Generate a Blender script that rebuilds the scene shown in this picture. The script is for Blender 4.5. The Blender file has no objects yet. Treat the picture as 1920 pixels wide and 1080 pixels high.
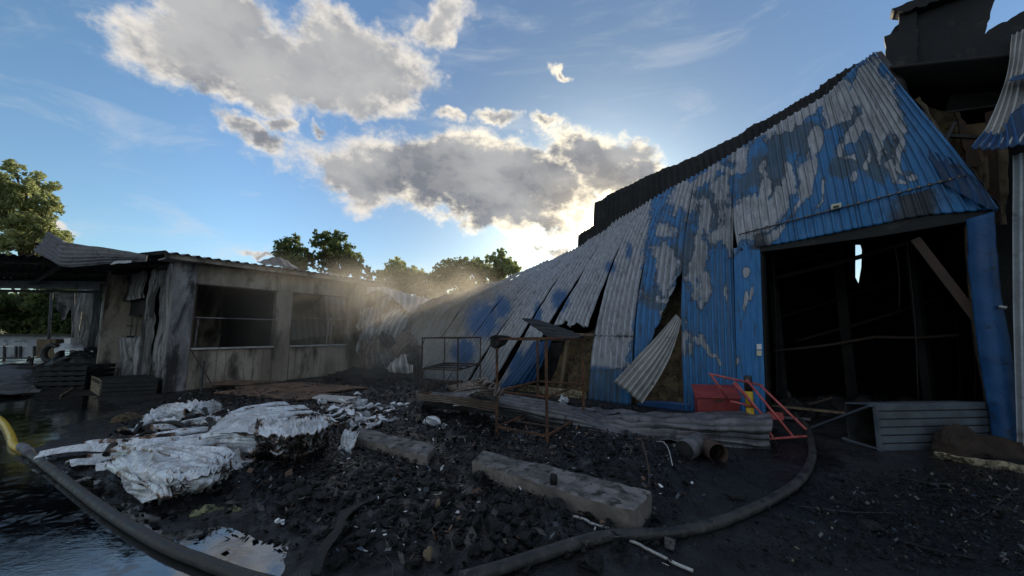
import bpy, math, random
import numpy as np
from mathutils import Vector, Matrix

random.seed(7); rng = np.random.default_rng(7)
scene = bpy.context.scene
COL = scene.collection

# ------------------------------------------------------------------ camera
F = 700.0; PITCH = math.radians(6.92); CAMZ = 1.6
cam_data = bpy.data.cameras.new('camera'); cam = bpy.data.objects.new('camera', cam_data); COL.objects.link(cam)
cam_data.sensor_width = 36; cam_data.lens = F/1920*36; cam_data.clip_start = .05; cam_data.clip_end = 3000
cam.location = (0, 0, CAMZ); cam.rotation_euler = (math.pi/2+PITCH, 0, 0)
scene.camera = cam
cp, sp = math.cos(PITCH), math.sin(PITCH)

def ray(u, v):
    a = u-960.; b = v-540.
    d = np.array([a, F*cp+b*sp, F*sp-b*cp]); return d/np.linalg.norm(d)
def gnd(u, v, z=0.):
    d = ray(u, v); t = (z-CAMZ)/d[2]; return np.array([d[0]*t, d[1]*t, z])
def aty(u, v, y):
    d = ray(u, v); t = y/d[1]; return np.array([d[0]*t, y, CAMZ+d[2]*t])
def onplane(u, v, p0, n):
    d = ray(u, v); t = np.dot(p0-np.array([0, 0, CAMZ]), n)/np.dot(d, n); return np.array([0, 0, CAMZ])+d*t
def proj(P):
    P = np.asarray(P, float); x = P[..., 0]; y = P[..., 1]; z = P[..., 2]-CAMZ
    fw = y*cp+z*sp; up = -y*sp+z*cp
    return 960+F*x/fw, 540-F*up/fw

# ------------------------------------------------------------------ sun, sky, exposure
SUN = ray(1114, 434)
SUN_EL = math.asin(SUN[2]); SUN_AZ = math.atan2(SUN[0], SUN[1])
sd = bpy.data.lights.new('sun', 'SUN'); sun = bpy.data.objects.new('sun', sd); COL.objects.link(sun)
sd.energy = 3.0; sd.angle = math.radians(.5); sd.color = (1, .84, .62)
sun.rotation_euler = Vector(tuple(SUN)).to_track_quat('Z', 'Y').to_euler(); sun.location = (20, 60, 40)

scene.view_settings.view_transform = 'Standard'; scene.view_settings.look = 'None'
scene.view_settings.exposure = 0.45; scene.view_settings.gamma = 1; scene.view_settings.use_curve_mapping = False
scene.render.engine = 'CYCLES'
scene.cycles.use_denoising = True
scene.cycles.max_bounces = 6; scene.cycles.diffuse_bounces = 3; scene.cycles.glossy_bounces = 3
scene.cycles.transmission_bounces = 4; scene.cycles.volume_bounces = 1; scene.cycles.transparent_max_bounces = 12
scene.cycles.volume_step_rate = 2.0; scene.cycles.volume_max_steps = 96
scene.cycles.sample_clamp_indirect = 6

class NT:
    """tiny node-tree helper"""
    def __init__(s, nt): s.nt = nt; s.n = nt.nodes; s.l = nt.links
    def put(s, sock, v):
        if v is None: return
        if hasattr(v, 'is_linked'): s.l.new(v, sock)
        else: sock.default_value = v
    def m(s, op, a, b=None, c=None, clamp=False):
        k = s.n.new('ShaderNodeMath'); k.operation = op; k.use_clamp = clamp
        for i, x in enumerate((a, b, c)): s.put(k.inputs[i], x)
        return k.outputs[0]
    def vm(s, op, a, b=None, out=0, scale=None):
        k = s.n.new('ShaderNodeVectorMath'); k.operation = op
        s.put(k.inputs[0], a); s.put(k.inputs[1], b)
        if scale is not None: s.put(k.inputs['Scale'], scale)
        return k.outputs[out]
    def noise(s, vec, scale, detail=4, rough=.5, dist=0, out='Fac', lac=2.0):
        k = s.n.new('ShaderNodeTexNoise'); s.put(k.inputs['Vector'], vec)
        k.inputs['Scale'].default_value = scale; k.inputs['Detail'].default_value = detail
        k.inputs['Roughness'].default_value = rough; k.inputs['Distortion'].default_value = dist
        k.inputs['Lacunarity'].default_value = lac
        return k.outputs[out]
    def ss(s, x, a, b, ta=0., tb=1.):
        k = s.n.new('ShaderNodeMapRange'); k.interpolation_type = 'SMOOTHSTEP'
        s.put(k.inputs[0], x)
        for i, q in enumerate((a, b, ta, tb)): s.put(k.inputs[i+1], q)
        return k.outputs[0]
    def mix(s, f, a, b, mode='MIX'):
        k = s.n.new('ShaderNodeMix'); k.data_type = 'RGBA'; k.blend_type = mode
        ins = [i for i in k.inputs if i.enabled]
        s.put(ins[0], f)
        for i, c in ((1, a), (2, b)):
            if not hasattr(c, 'is_linked') and len(c) == 3: c = (*c, 1)
            s.put(ins[i], c)
        return [o for o in k.outputs if o.enabled][0]
    def mapping(s, vec, loc=(0, 0, 0), rot=(0, 0, 0), scale=(1, 1, 1), typ='POINT'):
        k = s.n.new('ShaderNodeMapping'); k.vector_type = typ; s.put(k.inputs['Vector'], vec)
        k.inputs['Location'].default_value = loc; k.inputs['Rotation'].default_value = rot; k.inputs['Scale'].default_value = scale
        return k.outputs[0]
    def bump(s, h, strength=.3, dist=.02, normal=None):
        k = s.n.new('ShaderNodeBump'); s.put(k.inputs['Height'], h)
        k.inputs['Strength'].default_value = strength; k.inputs['Distance'].default_value = dist
        s.put(k.inputs['Normal'], normal); return k.outputs[0]

world = bpy.data.worlds.new('World'); scene.world = world; world.use_nodes = True
W = NT(world.node_tree); W.n.clear()
SKY_STR = 0.11
tc = W.n.new('ShaderNodeTexCoord'); D = tc.outputs['Generated']
sky = W.n.new('ShaderNodeTexSky'); sky.sky_type = 'NISHITA'; sky.sun_disc = False
sky.sun_elevation = SUN_EL; sky.sun_rotation = SUN_AZ
sky.altitude = 150; sky.air_density = 1.0; sky.dust_density = 1.2; sky.ozone_density = 2.0
sep = W.n.new('ShaderNodeSeparateXYZ'); W.l.new(D, sep.inputs[0])
dx, dy, dz = sep.outputs
az = W.m('ARCTAN2', dx, dy); el = W.m('ARCSINE', dz)
cmb = W.n.new('ShaderNodeCombineXYZ'); W.l.new(az, cmb.inputs[0]); W.l.new(el, cmb.inputs[1]); AE = cmb.outputs[0]
def ae(u, v):
    d = ray(u, v); return np.array([math.atan2(d[0], d[1]), math.asin(d[2])])
# every cloud: end a, end b, half width (degrees)
wv = W.noise(D, 5.0, 4, .55, out='Color')
warp = W.vm('SCALE', W.vm('SUBTRACT', wv, (.5, .5, .5)), scale=.16)
wv2 = W.noise(D, 20.0, 4, .6, out='Color')
warp2 = W.vm('SCALE', W.vm('SUBTRACT', wv2, (.5, .5, .5)), scale=.055)
AEw = W.vm('ADD', W.vm('ADD', AE, warp), warp2)
CL = [((310, 95), (560, 115), 6.0), ((330, 15), (480, 20), 4.4), ((430, 140), (800, 150), 5.0), ((560, 95), (720, 130), 5.6), ((755, 55), (865, 25), 2.2), ((400, 165), (590, 190), 3.0),
      ((440, 245), (520, 270), 1.5), ((505, 232), (560, 235), 1.3),
      ((590, 305), (1130, 330), 6.4), ((720, 290), (1000, 350), 6.8), ((760, 350), (1100, 400), 5.2), ((1050, 280), (1200, 300), 4.6), ((1100, 330), (1215, 330), 4.0), ((880, 410), (1090, 420), 3.2),
      ((860, 330), (1120, 350), 6.2), ((620, 320), (760, 350), 5.2), ((820, 205), (870, 215), 1.3), ((890, 225), (980, 225), 1.2), ((1010, 225), (1075, 225), 1.2), ((600, 243), (640, 243), .8),
      ((435, 457), (500, 464), .6), ((0, 418), (160, 432), .6), ((1030, 130), (1060, 140), .7), ((1010, 470), (1080, 465), 1.2),
      ((1950, -560), (2600, -300), 9), ((300, -420), (900, -520), 9)]
dens = None
for a, b, w_ in CL:
    A, B = ae(*a), ae(*b); c = (A+B)/2; d = B-A; L = np.linalg.norm(d)/2+math.radians(w_)*.75
    k = W.vm('LENGTH', W.mapping(AEw, (c[0], c[1], 0), (0, 0, math.atan2(d[1], d[0])), (L, math.radians(w_), 1), 'TEXTURE'), out=1)
    v_ = W.m('MULTIPLY', W.m('SUBTRACT', 1.0, k), min(1.15, .42+w_/8.0))
    dens = v_ if dens is None else W.m('MAXIMUM', dens, v_)
# scattered fair-weather clouds over the rest of the sky, behind and beside the viewer
n0 = W.noise(W.mapping(D, scale=(1, 1, 2.2)), 2.3, 3, .5)
away = W.ss(dy, .35, -.1, 0., 1.)
bgc = W.m('SUBTRACT', W.m('MULTIPLY', W.m('SUBTRACT', n0, .47), 5.0), W.m('SUBTRACT', 2.0, W.m('MULTIPLY', away, 2.0)))
dens = W.m('MAXIMUM', dens, bgc)
f1 = W.noise(W.mapping(D, scale=(1, 1, 1.5)), 7.5, 9, .6)
f2 = W.noise(W.mapping(W.vm('ADD', D, tuple(SUN*.018)), scale=(1, 1, 1.5)), 7.5, 9, .6)
f3 = W.noise(W.mapping(D, scale=(1, 1, 1.3)), 28, 6, .65)
f4 = W.noise(D, 75, 5, .7)
dd = W.m('ADD', W.m('ADD', W.m('ADD', dens, W.m('MULTIPLY', W.m('SUBTRACT', f4, .5), .22)), W.m('MULTIPLY', W.m('SUBTRACT', f1, .48), 1.0)), W.m('MULTIPLY', W.m('SUBTRACT', f3, .5), .42))
alpha = W.ss(dd, -.02, .40)
alpha = W.m('MULTIPLY', alpha, W.ss(dz, .0, .05))
core = W.ss(W.m('ADD', W.m('ADD', W.m('MULTIPLY', dens, .75), W.m('MULTIPLY', dd, .6)), W.m('MULTIPLY', W.m('SUBTRACT', f2, f1), 3.0)), .10, .78)
# nearness to the sun
cosS = W.vm('DOT_PRODUCT', D, tuple(SUN), out=1)
ns = W.ss(cosS, .80, 1.0)
ns2 = W.m('POWER', W.m('MAXIMUM', cosS, 0.), 170.)
ns3 = W.m('POWER', W.m('MAXIMUM', cosS, 0.), 2600.)
edge_c = W.mix(ns, (5.6, 5.3, 4.9), (9.5, 8.4, 6.4))
fs = W.noise(W.mapping(D, scale=(1, 1, 1.6)), 6.5, 3, .45); core_c = W.mix(W.ss(fs, .38, .66), (1.45, 1.55, 1.8), (2.9, 2.95, 3.05))
shade = W.ss(W.m('SUBTRACT', f1, f2), -.035, .035); core_c = W.mix(W.m('MULTIPLY', shade, .24), core_c, (3.6, 3.5, 3.35))
core_c = W.mix(W.ss(dz, .38, .56, 0., .45), core_c, (4.0, 4.0, 4.0))
far = W.ss(cosS, .2, -.8)
core_c = W.mix(far, core_c, (4.8, 4.9, 5.0))
cloud_c = W.mix(core, edge_c, core_c)
# blue of the photograph's sky, slightly lighter towards the horizon
nr = W.ss(cosS, .35, .97)
damp = W.m('SUBTRACT', 1.12, W.m('MULTIPLY', W.ss(cosS, .62, 1.0), .58))
skc = W.vm('SCALE', W.mix(1.0, sky.outputs[0], W.mix(nr, (0.86, 1.04, 1.10), (.76, 1.0, 1.20)), 'MULTIPLY'), scale=damp)
glow = W.mix(1.0, W.mix(0.0, (1, 1, 1), (1, 1, 1)), (1, 1, 1), 'MULTIPLY')
wisp = W.m('MULTIPLY', W.ss(W.noise(W.mapping(D, rot=(0, 0, .5), scale=(1, 2.5, 5.5)), 2.6, 8, .62, .5), .50, .78), W.ss(dz, .03, .2))
skc = W.mix(W.m('MULTIPLY', wisp, .42), skc, (4.6, 4.9, 5.2))
base = W.mix(alpha, skc, cloud_c)
g = W.mix(1.0, base, W.mix(ns2, (0, 0, 0), (4.2, 3.3, 1.8)), 'ADD')
g = W.mix(1.0, g, W.mix(ns3, (0, 0, 0), (22, 18, 11)), 'ADD')
bg = W.n.new('ShaderNodeBackground'); W.l.new(g, bg.inputs[0]); bg.inputs[1].default_value = SKY_STR
wo = W.n.new('ShaderNodeOutputWorld'); W.l.new(bg.outputs[0], wo.inputs[0])
world.cycles.sampling_method = 'MANUAL'; world.cycles.sample_map_resolution = 512

# ------------------------------------------------------------------ numpy noise
def _h(i, j, k, s):
    n = (i.astype(np.int64)*73856093) ^ (j.astype(np.int64)*19349663) ^ (k.astype(np.int64)*83492791) ^ (s*2654435761)
    n = (n ^ (n >> 13))*1274126177 & 0x7fffffff
    n = (n ^ (n >> 15))*668265263 & 0x7fffffff
    return n/0x7fffffff
def vnoise(P, s=0):
    P = np.asarray(P, float); I = np.floor(P).astype(np.int64); f = P-I; f = f*f*(3-2*f)
    r = 0
    for a in (0, 1):
        for b in (0, 1):
            for c in (0, 1):
                w = (f[..., 0] if a else 1-f[..., 0])*(f[..., 1] if b else 1-f[..., 1])*(f[..., 2] if c else 1-f[..., 2])
                r = r+w*_h(I[..., 0]+a, I[..., 1]+b, I[..., 2]+c, s)
    return r*2-1
def fbm(P, scale=1., octv=4, s=0, gain=.5):
    P = np.asarray(P, float)*scale; a = 1.; r = 0; t = 0
    for o in range(octv): r = r+a*vnoise(P, s+o*17); t += a; a *= gain; P = P*2.03+11.3
    return r/t
def ridge(P, scale=1., octv=3, s=0):
    P = np.asarray(P, float)*scale; a = 1.; r = 0; t = 0
    for o in range(octv): r = r+a*(1-np.abs(vnoise(P, s+o*13))); t += a; a *= .5; P = P*2.1+5.1
    return r/t

# ------------------------------------------------------------------ object helpers
def root_of(o):
    while o.parent: o = o.parent
    return o
def tag(o, label=None, cat=None, group=None, kind=None):
    if label: o['label'] = label
    if cat: o['category'] = cat
    if group: o['group'] = group
    if kind: o['kind'] = kind
    return o
def thing(name, label, cat, loc, group=None):
    o = bpy.data.objects.new(name, None); COL.objects.link(o); o.empty_display_size = .2
    o.location = tuple(float(c) for c in loc); return tag(o, label, cat, group)
def link_mesh(name, V, Fs, mat, parent=None, smooth=False, attrs=None, origin=None):
    V = np.asarray(V, float).reshape(-1, 3)
    if parent is not None: off = np.array(root_of(parent).location)
    elif origin is not None: off = np.asarray(origin, float)
    else:
        off = np.array([(V[:, 0].min()+V[:, 0].max())/2, (V[:, 1].min()+V[:, 1].max())/2, V[:, 2].min()])
    me = bpy.data.meshes.new(name)
    me.from_pydata((V-off).tolist(), [], [tuple(int(i) for i in f) for f in Fs] if not isinstance(Fs, np.ndarray) else Fs.tolist())
    if attrs:
        for k, a in attrs.items():
            at = me.attributes.new(k, 'FLOAT', 'POINT'); at.data.foreach_set('value', np.asarray(a, np.float32).ravel())
    if smooth: me.polygons.foreach_set('use_smooth', [True]*len(me.polygons))
    me.update()
    o = bpy.data.objects.new(name, me); COL.objects.link(o)
    if mat: me.materials.append(mat)
    if parent is not None: o.parent = parent
    else: o.location = tuple(off)
    return o
class MB:
    def __init__(s): s.V = []; s.F = []; s.n = 0
    def add(s, V, Fs):
        V = np.asarray(V, float).reshape(-1, 3); s.V.append(V); s.F += [tuple(int(i)+s.n for i in f) for f in Fs]; s.n += len(V); return s
    def quadbox(s, A, off):
        """A: polygon (n,3); off: extrusion vector"""
        A = np.asarray(A, float); off = np.asarray(off, float); n = len(A)
        F_ = [tuple(range(n))[::-1], tuple(range(n, 2*n))]+[(i, (i+1) % n, n+(i+1) % n, n+i) for i in range(n)]
        return s.add(np.vstack([A, A+off]), F_)
    def beam(s, p, q, w, h=None, up=(0, 0, 1)):
        h = h or w; p = np.asarray(p, float); q = np.asarray(q, float); d = q-p; L = np.linalg.norm(d); d = d/L
        up = np.asarray(up, float)
        if abs(np.dot(up, d)) > .95: up = np.array([1., .3, 0])
        a = np.cross(d, up); a /= np.linalg.norm(a); b = np.cross(a, d)
        r = [a*w/2*i+b*h/2*j for i, j in ((-1, -1), (1, -1), (1, 1), (-1, 1))]
        V = [p+x for x in r]+[q+x for x in r]
        return s.add(V, [(3, 2, 1, 0), (4, 5, 6, 7), (0, 1, 5, 4), (1, 2, 6, 5), (2, 3, 7, 6), (3, 0, 4, 7)])
    def tube(s, path, r, n=10, cap=True, rag=None):
        path = np.asarray(path, float); m = len(path)
        r = np.full(m, r) if np.isscalar(r) else np.asarray(r, float)
        T = np.gradient(path, axis=0); T /= np.linalg.norm(T, axis=1)[:, None]+1e-9
        up = np.array([0, 0, 1.]) if abs(T[0][2]) < .9 else np.array([1., 0, 0]); V = []
        a = np.cross(T[0], up); a /= np.linalg.norm(a)
        for i in range(m):
            a = a-T[i]*np.dot(a, T[i]); a /= np.linalg.norm(a); b = np.cross(T[i], a)
            for k in range(n):
                t = 2*math.pi*k/n; V.append(path[i]+r[i]*(math.cos(t)*a+math.sin(t)*b))
        Fq = [(i*n+k, i*n+(k+1) % n, (i+1)*n+(k+1) % n, (i+1)*n+k) for i in range(m-1) for k in range(n)]
        if cap: Fq += [tuple(range(n))[::-1], tuple((m-1)*n+k for k in range(n))]
        return s.add(V, Fq)
    def build(s, name, mat, parent=None, smooth=False, bevel=0., attrs=None):
        o = link_mesh(name, np.vstack(s.V), s.F, mat, parent, smooth, attrs)
        if bevel:
            b = o.modifiers.new('bevel', 'BEVEL'); b.width = bevel; b.segments = 2; b.limit_method = 'ANGLE'
        return o
def cr(C, n):
    """Catmull-Rom resample along axis 0"""
    C = np.asarray(C, float); m = len(C)
    if m == 2: t = np.linspace(0, 1, n).reshape((-1,)+(1,)*(C.ndim-1)); return C[0]*(1-t)+C[1]*t
    E = np.concatenate([[2*C[0]-C[1]], C, [2*C[-1]-C[-2]]]); t = np.linspace(0, m-1-1e-9, n); i = t.astype(int); f = (t-i).reshape((-1,)+(1,)*(C.ndim-1))
    p0, p1, p2, p3 = E[i], E[i+1], E[i+2], E[i+3]
    return .5*(2*p1+(p2-p0)*f+(2*p0-5*p1+4*p2-p3)*f*f+(3*p1-p0-3*p2+p3)*f**3)
def patch(C, nu, nv):
    """C[rows][cols] -> P[nv,nu,3]"""
    C = np.asarray(C, float); R = cr(C, nv); return np.swapaxes(cr(np.swapaxes(R, 0, 1), nu), 0, 1)
def gridfaces(nu, nv):
    i = np.arange(nv-1)[:, None]*nu+np.arange(nu-1)[None]; i = i.ravel()
    return np.stack([i, i+1, i+nu+1, i+nu], 1)
def normals(P):
    a = np.gradient(P, axis=1); b = np.gradient(P, axis=0); n = np.cross(a, b); return n/(np.linalg.norm(n, axis=2)[..., None]+1e-12)
def trap(x):
    """trapezoid rib profile, period 1, 0..1"""
    f = np.abs((x % 1)-.5)*2; return np.clip((f-.62)/.2, 0, 1)
def sheet(name, P, mat, parent=None, ribs=0, amp=.018, wave='trap', crumple=0., cs=2., thick=.004, smooth=True, attrs=None, seed=0, axis=1):
    nv, nu = P.shape[:2]; N = normals(P)
    x = np.linspace(0, 1, nu)[None, :]*np.ones((nv, 1)) if axis == 1 else np.linspace(0, 1, nv)[:, None]*np.ones((1, nu))
    if ribs:
        w = trap(x*ribs) if wave == 'trap' else .5+.5*np.cos(2*math.pi*x*ribs)
        P = P+N*(w*amp)[..., None]; attrs = dict(attrs or {}, rib_shade_seam=np.clip((.45-w)/.45, 0, 1)*np.ones((nv, nu)))  # marks rib valleys, which are coloured darker as painted shade
    if crumple:
        P = P+N*(crumple*(fbm(P, cs, 3, seed)+.6*(ridge(P, cs*1.4, 2, seed+5)-.6)))[..., None]
    o = link_mesh(name, P.reshape(-1, 3), gridfaces(nu, nv), mat, parent, smooth, attrs)
    if thick:
        s = o.modifiers.new('solid', 'SOLIDIFY'); s.thickness = thick; s.offset = 0
    return o

# ------------------------------------------------------------------ materials
def newmat(name):
    m = bpy.data.materials.new(name); m.use_nodes = True; k = NT(m.node_tree); b = m.node_tree.nodes['Principled BSDF']
    t = k.n.new('ShaderNodeTexCoord'); geo = k.n.new('ShaderNodeNewGeometry'); return m, k, b, geo.outputs['Position'], t
def mk(name, c1, c2, scale=3., rough=(.6, .9), metal=0., bump=.3, bd=.01, c3=None, t3=(.6, .75), s3=None, spec=.35, stretch=(1, 1, 1), detail=6, bscale=None):
    m, k, b, pos, t = newmat(name)
    p = k.mapping(pos, scale=stretch)
    n1 = k.noise(p, scale, detail, .6); col = k.mix(k.ss(n1, .36, .64), c1, c2)
    if c3 is not None: n3 = k.noise(k.mapping(pos, loc=(7, 3, 1), scale=stretch), s3 or scale*2.3, 6, .65, .4); col = k.mix(k.ss(n3, *t3), col, c3)
    fine = k.noise(pos, scale*14, 3, .6); col = k.mix(k.ss(fine, .3, .8, .0, .35), col, (c1[0]*.4, c1[1]*.4, c1[2]*.4))
    ga = k.n.new('ShaderNodeAttribute'); ga.attribute_name = 'rib_shade_seam'; col = k.mix(k.m('MULTIPLY', ga.outputs['Fac'], .6), col, (c1[0]*.22, c1[1]*.22, c1[2]*.22))  # rib shade put into the base colour of ribbed sheets
    k.put(b.inputs['Base Color'], col); k.put(b.inputs['Roughness'], k.ss(n1, .3, .7, rough[0], rough[1]))
    b.inputs['Metallic'].default_value = metal; b.inputs['Specular IOR Level'].default_value = spec
    if bump: k.put(b.inputs['Normal'], k.bump(k.noise(p, bscale or scale*5, 6, .65), bump, bd))
    return m

def painted_panel():
    m, k, b, pos, t = newmat('blue_scorched_sheet')
    def at(n):
        a = k.n.new('ShaderNodeAttribute'); a.attribute_name = n; return a.outputs['Fac']
    white, soot, grey, tint, rib_shade_seam = at('white'), at('soot'), at('grey'), at('tint'), at('rib_shade_seam')
    n1 = k.noise(k.mapping(pos, scale=(1, 1, .55)), 3.2, 8, .68, .5); n2 = k.noise(k.mapping(pos, scale=(1, 1, .6)), 10, 6, .65, .3); n3 = k.noise(k.mapping(pos, scale=(1, 1, .25)), 14, 5, .6)
    f = k.m('ADD', white, k.m('ADD', k.m('MULTIPLY', k.m('SUBTRACT', n1, .5), 1.7), k.m('MULTIPLY', k.m('SUBTRACT', n2, .5), .8)))
    wm = k.ss(f, .45, .64); ring = k.m('MULTIPLY', k.ss(f, .30, .49), k.m('SUBTRACT', 1.0, wm))
    blue = k.mix(k.ss(n3, .3, .75), (.020, .145, .36), (.032, .19, .44))
    blue = k.mix(k.ss(n2, .55, .8, 0, .5), blue, (.025, .075, .16))
    slate = k.mix(n2, (.035, .085, .15), (.065, .12, .19))
    col = k.mix(k.ss(k.m('ADD', grey, k.m('MULTIPLY', k.m('SUBTRACT', n1, .5), .9)), .35, .65), blue, slate)
    col = k.mix(k.m('MULTIPLY', ring, k.ss(n2, .34, .58, .3, .95)), col, (.022, .028, .035))
    wc = k.mix(k.ss(n3, .3, .75), (.27, .285, .32), (.42, .44, .48)); wc = k.mix(k.ss(n1, .50, .78, 0, .65), wc, (.13, .135, .15)); tan = at('tan'); wc = k.mix(k.m('MULTIPLY', tan, k.ss(n1, .25, .6, .45, 1.)), wc, (.20, .16, .105))
    wc = k.mix(k.ss(k.m('ADD', tint, k.m('MULTIPLY', k.m('SUBTRACT', n1, .5), 1.3)), .3, .95), wc, (.045, .12, .27))
    col = k.mix(wm, col, wc)
    drip = k.noise(k.mapping(pos, scale=(5, 5, .8)), 2.2, 7, .7, .4); col = k.mix(k.m('MULTIPLY', k.ss(drip, .54, .68), .6), col, (.035, .034, .036))
    sm = k.ss(k.m('ADD', soot, k.m('MULTIPLY', k.m('SUBTRACT', n1, .5), 1.1)), .35, .8)
    col = k.mix(k.m('MULTIPLY', sm, .93), col, (.02, .02, .022))
    col = k.mix(k.m('MULTIPLY', rib_shade_seam, .82), col, (.02, .024, .03))  # painted shade along the ribs, and dark seams between sheets
    streak = k.noise(k.mapping(pos, scale=(6, 6, .5)), 3, 5, .6); col = k.mix(k.ss(streak, .5, .8, 0, .45), col, (.04, .045, .055))
    k.put(b.inputs['Base Color'], col); k.put(b.inputs['Roughness'], k.ss(n1, .3, .7, .42, .7)); k.put(b.inputs['Metallic'], k.m('MULTIPLY', wm, .25))
    k.put(b.inputs['Normal'], k.bump(k.m('ADD', n2, k.m('MULTIPLY', wm, .15)), .22, .02)); return m
M = {}
M['panel'] = painted_panel()
M['steel'] = mk('scorched_bare_steel', (.09, .09, .10), (.19, .19, .205), 3, (.4, .7), .35, .25, .01, (.05, .045, .045), (.5, .7), stretch=(1, 1, .4))
M['steel_pale'] = mk('pale_weathered_steel', (.34, .34, .34), (.50, .50, .49), 3, (.45, .7), .2, .2, .01, (.14, .09, .07), (.6, .72))
M['rusty_sheet'] = mk('rusty_scorched_sheet', (.16, .12, .10), (.27, .22, .19), 3, (.6, .85), .2, .3, .01, (.06, .045, .04), (.5, .7))
M['char'] = mk('charred_black', (.004, .004, .0045), (.012, .012, .012), 7, (.32, .75), 0, 1., .02, (.045, .045, .047), (.62, .74), s3=22)
M['char_panel'] = mk('charred_roof_board', (.008, .008, .009), (.022, .023, .026), 1.4, (.6, .9), 0, .4, .02, (.05, .045, .04), (.52, .75))
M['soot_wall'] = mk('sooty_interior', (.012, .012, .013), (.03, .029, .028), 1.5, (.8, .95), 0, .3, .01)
M['conc'] = mk('sooty_concrete', (.13, .115, .105), (.22, .195, .175), 2.5, (.8, .95), 0, .45, .008, (.07, .055, .05), (.5, .72), s3=4)
M['conc_top'] = mk('sooty_concrete_top', (.09, .085, .085), (.22, .21, .21), 6, (.75, .95), 0, .6, .01, (.03, .03, .03), (.5, .62), s3=9)
M['shedwall'] = mk('smoke_stained_render', (.22, .19, .15), (.42, .375, .31), 1.3, (.8, .95), 0, .4, .01, (.045, .038, .03), (.46, .66), s3=1.6, stretch=(1, 1, .35))
M['shedsteel'] = mk('heat_warped_cladding', (.12, .115, .12), (.34, .33, .33), 1.6, (.5, .8), .1, .2, .01, (.025, .022, .022), (.47, .60), s3=1.5, stretch=(1, 1, .35))
M['brown'] = mk('scorched_mineral_wool', (.07, .05, .03), (.15, .11, .06), 5, (.9, 1), 0, .9, .04, (.03, .02, .015), (.5, .65))
M['wood'] = mk('scorched_timber', (.14, .10, .065), (.22, .17, .11), 4, (.7, .9), 0, .4, .01, (.03, .025, .02), (.5, .66), stretch=(1, 1, .3))
M['board'] = mk('scorched_brown_board', (.11, .065, .045), (.19, .12, .08), 2, (.6, .9), 0, .4, .01, (.03, .025, .022), (.5, .62))
M['rust'] = mk('rusted_frame_steel', (.085, .04, .024), (.17, .08, .042), 9, (.7, .9), .2, .4, .004, (.05, .035, .03), (.45, .65), s3=3)
M['rust_dark'] = mk('dark_rusted_frame_steel', (.05, .035, .03), (.09, .06, .045), 9, (.6, .9), .3, .4, .004)
M['red'] = mk('faded_red_paint', (.20, .028, .028), (.28, .05, .045), 4, (.4, .65), 0, .15, .005, (.10, .03, .03), (.6, .75))
M['pink'] = mk('faded_red_tube', (.36, .06, .06), (.46, .12, .11), 9, (.4, .6), 0, .15, .003, (.10, .03, .03), (.62, .75))
M['yellow'] = mk('yellow_plastic', (.55, .36, .02), (.65, .42, .03), 6, (.25, .5), 0, .1, .005, (.2, .13, .03), (.58, .72))
M['hose'] = mk('grey_rubber_hose', (.022, .022, .024), (.055, .053, .052), 8, (.35, .7), 0, .7, .004, (.11, .10, .09), (.56, .72), bscale=90)
M['blue'] = mk('blue_enamel_post', (.010, .06, .17), (.018, .085, .22), 3, (.4, .6), 0, .2, .005, (.015, .03, .06), (.56, .7))
M['grey'] = mk('grey_ribbed_metal', (.065, .08, .10), (.10, .12, .145), 3, (.4, .6), .2, .1, .003, (.06, .06, .065), (.62, .8))
M['dark'] = mk('dark_steel', (.03, .03, .032), (.055, .055, .06), 4, (.4, .7), .3, .2, .005)
M['wrap'] = mk('brown_cloth', (.022, .016, .013), (.042, .03, .022), 6, (.9, 1), 0, .6, .02)
M['straw'] = mk('pale_ragged_wool', (.22, .19, .13), (.35, .3, .2), 8, (.9, 1), 0, .7, .02, (.05, .04, .03), (.45, .6))
M['green'] = mk('mossy_wool', (.16, .17, .09), (.27, .27, .15), 9, (.9, 1), 0, .8, .02, (.04, .04, .03), (.45, .6))
M['bark'] = mk('bark', (.06, .05, .04), (.11, .09, .07), 10, (.8, .95), 0, .4, .01)
M['white'] = mk('white_plastic', (.62, .64, .66), (.75, .77, .78), 5, (.4, .6), 0, .2, .01, (.25, .22, .2), (.6, .75))
M['cream'] = mk('cream_plastic', (.5, .47, .36), (.6, .56, .42), 5, (.4, .6), 0, .1, .01)
M['palewall'] = mk('pale_painted_wall', (.30, .33, .36), (.42, .45, .48), 1.5, (.7, .9), 0, .1, .01, (.10, .11, .11), (.5, .7))
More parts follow.
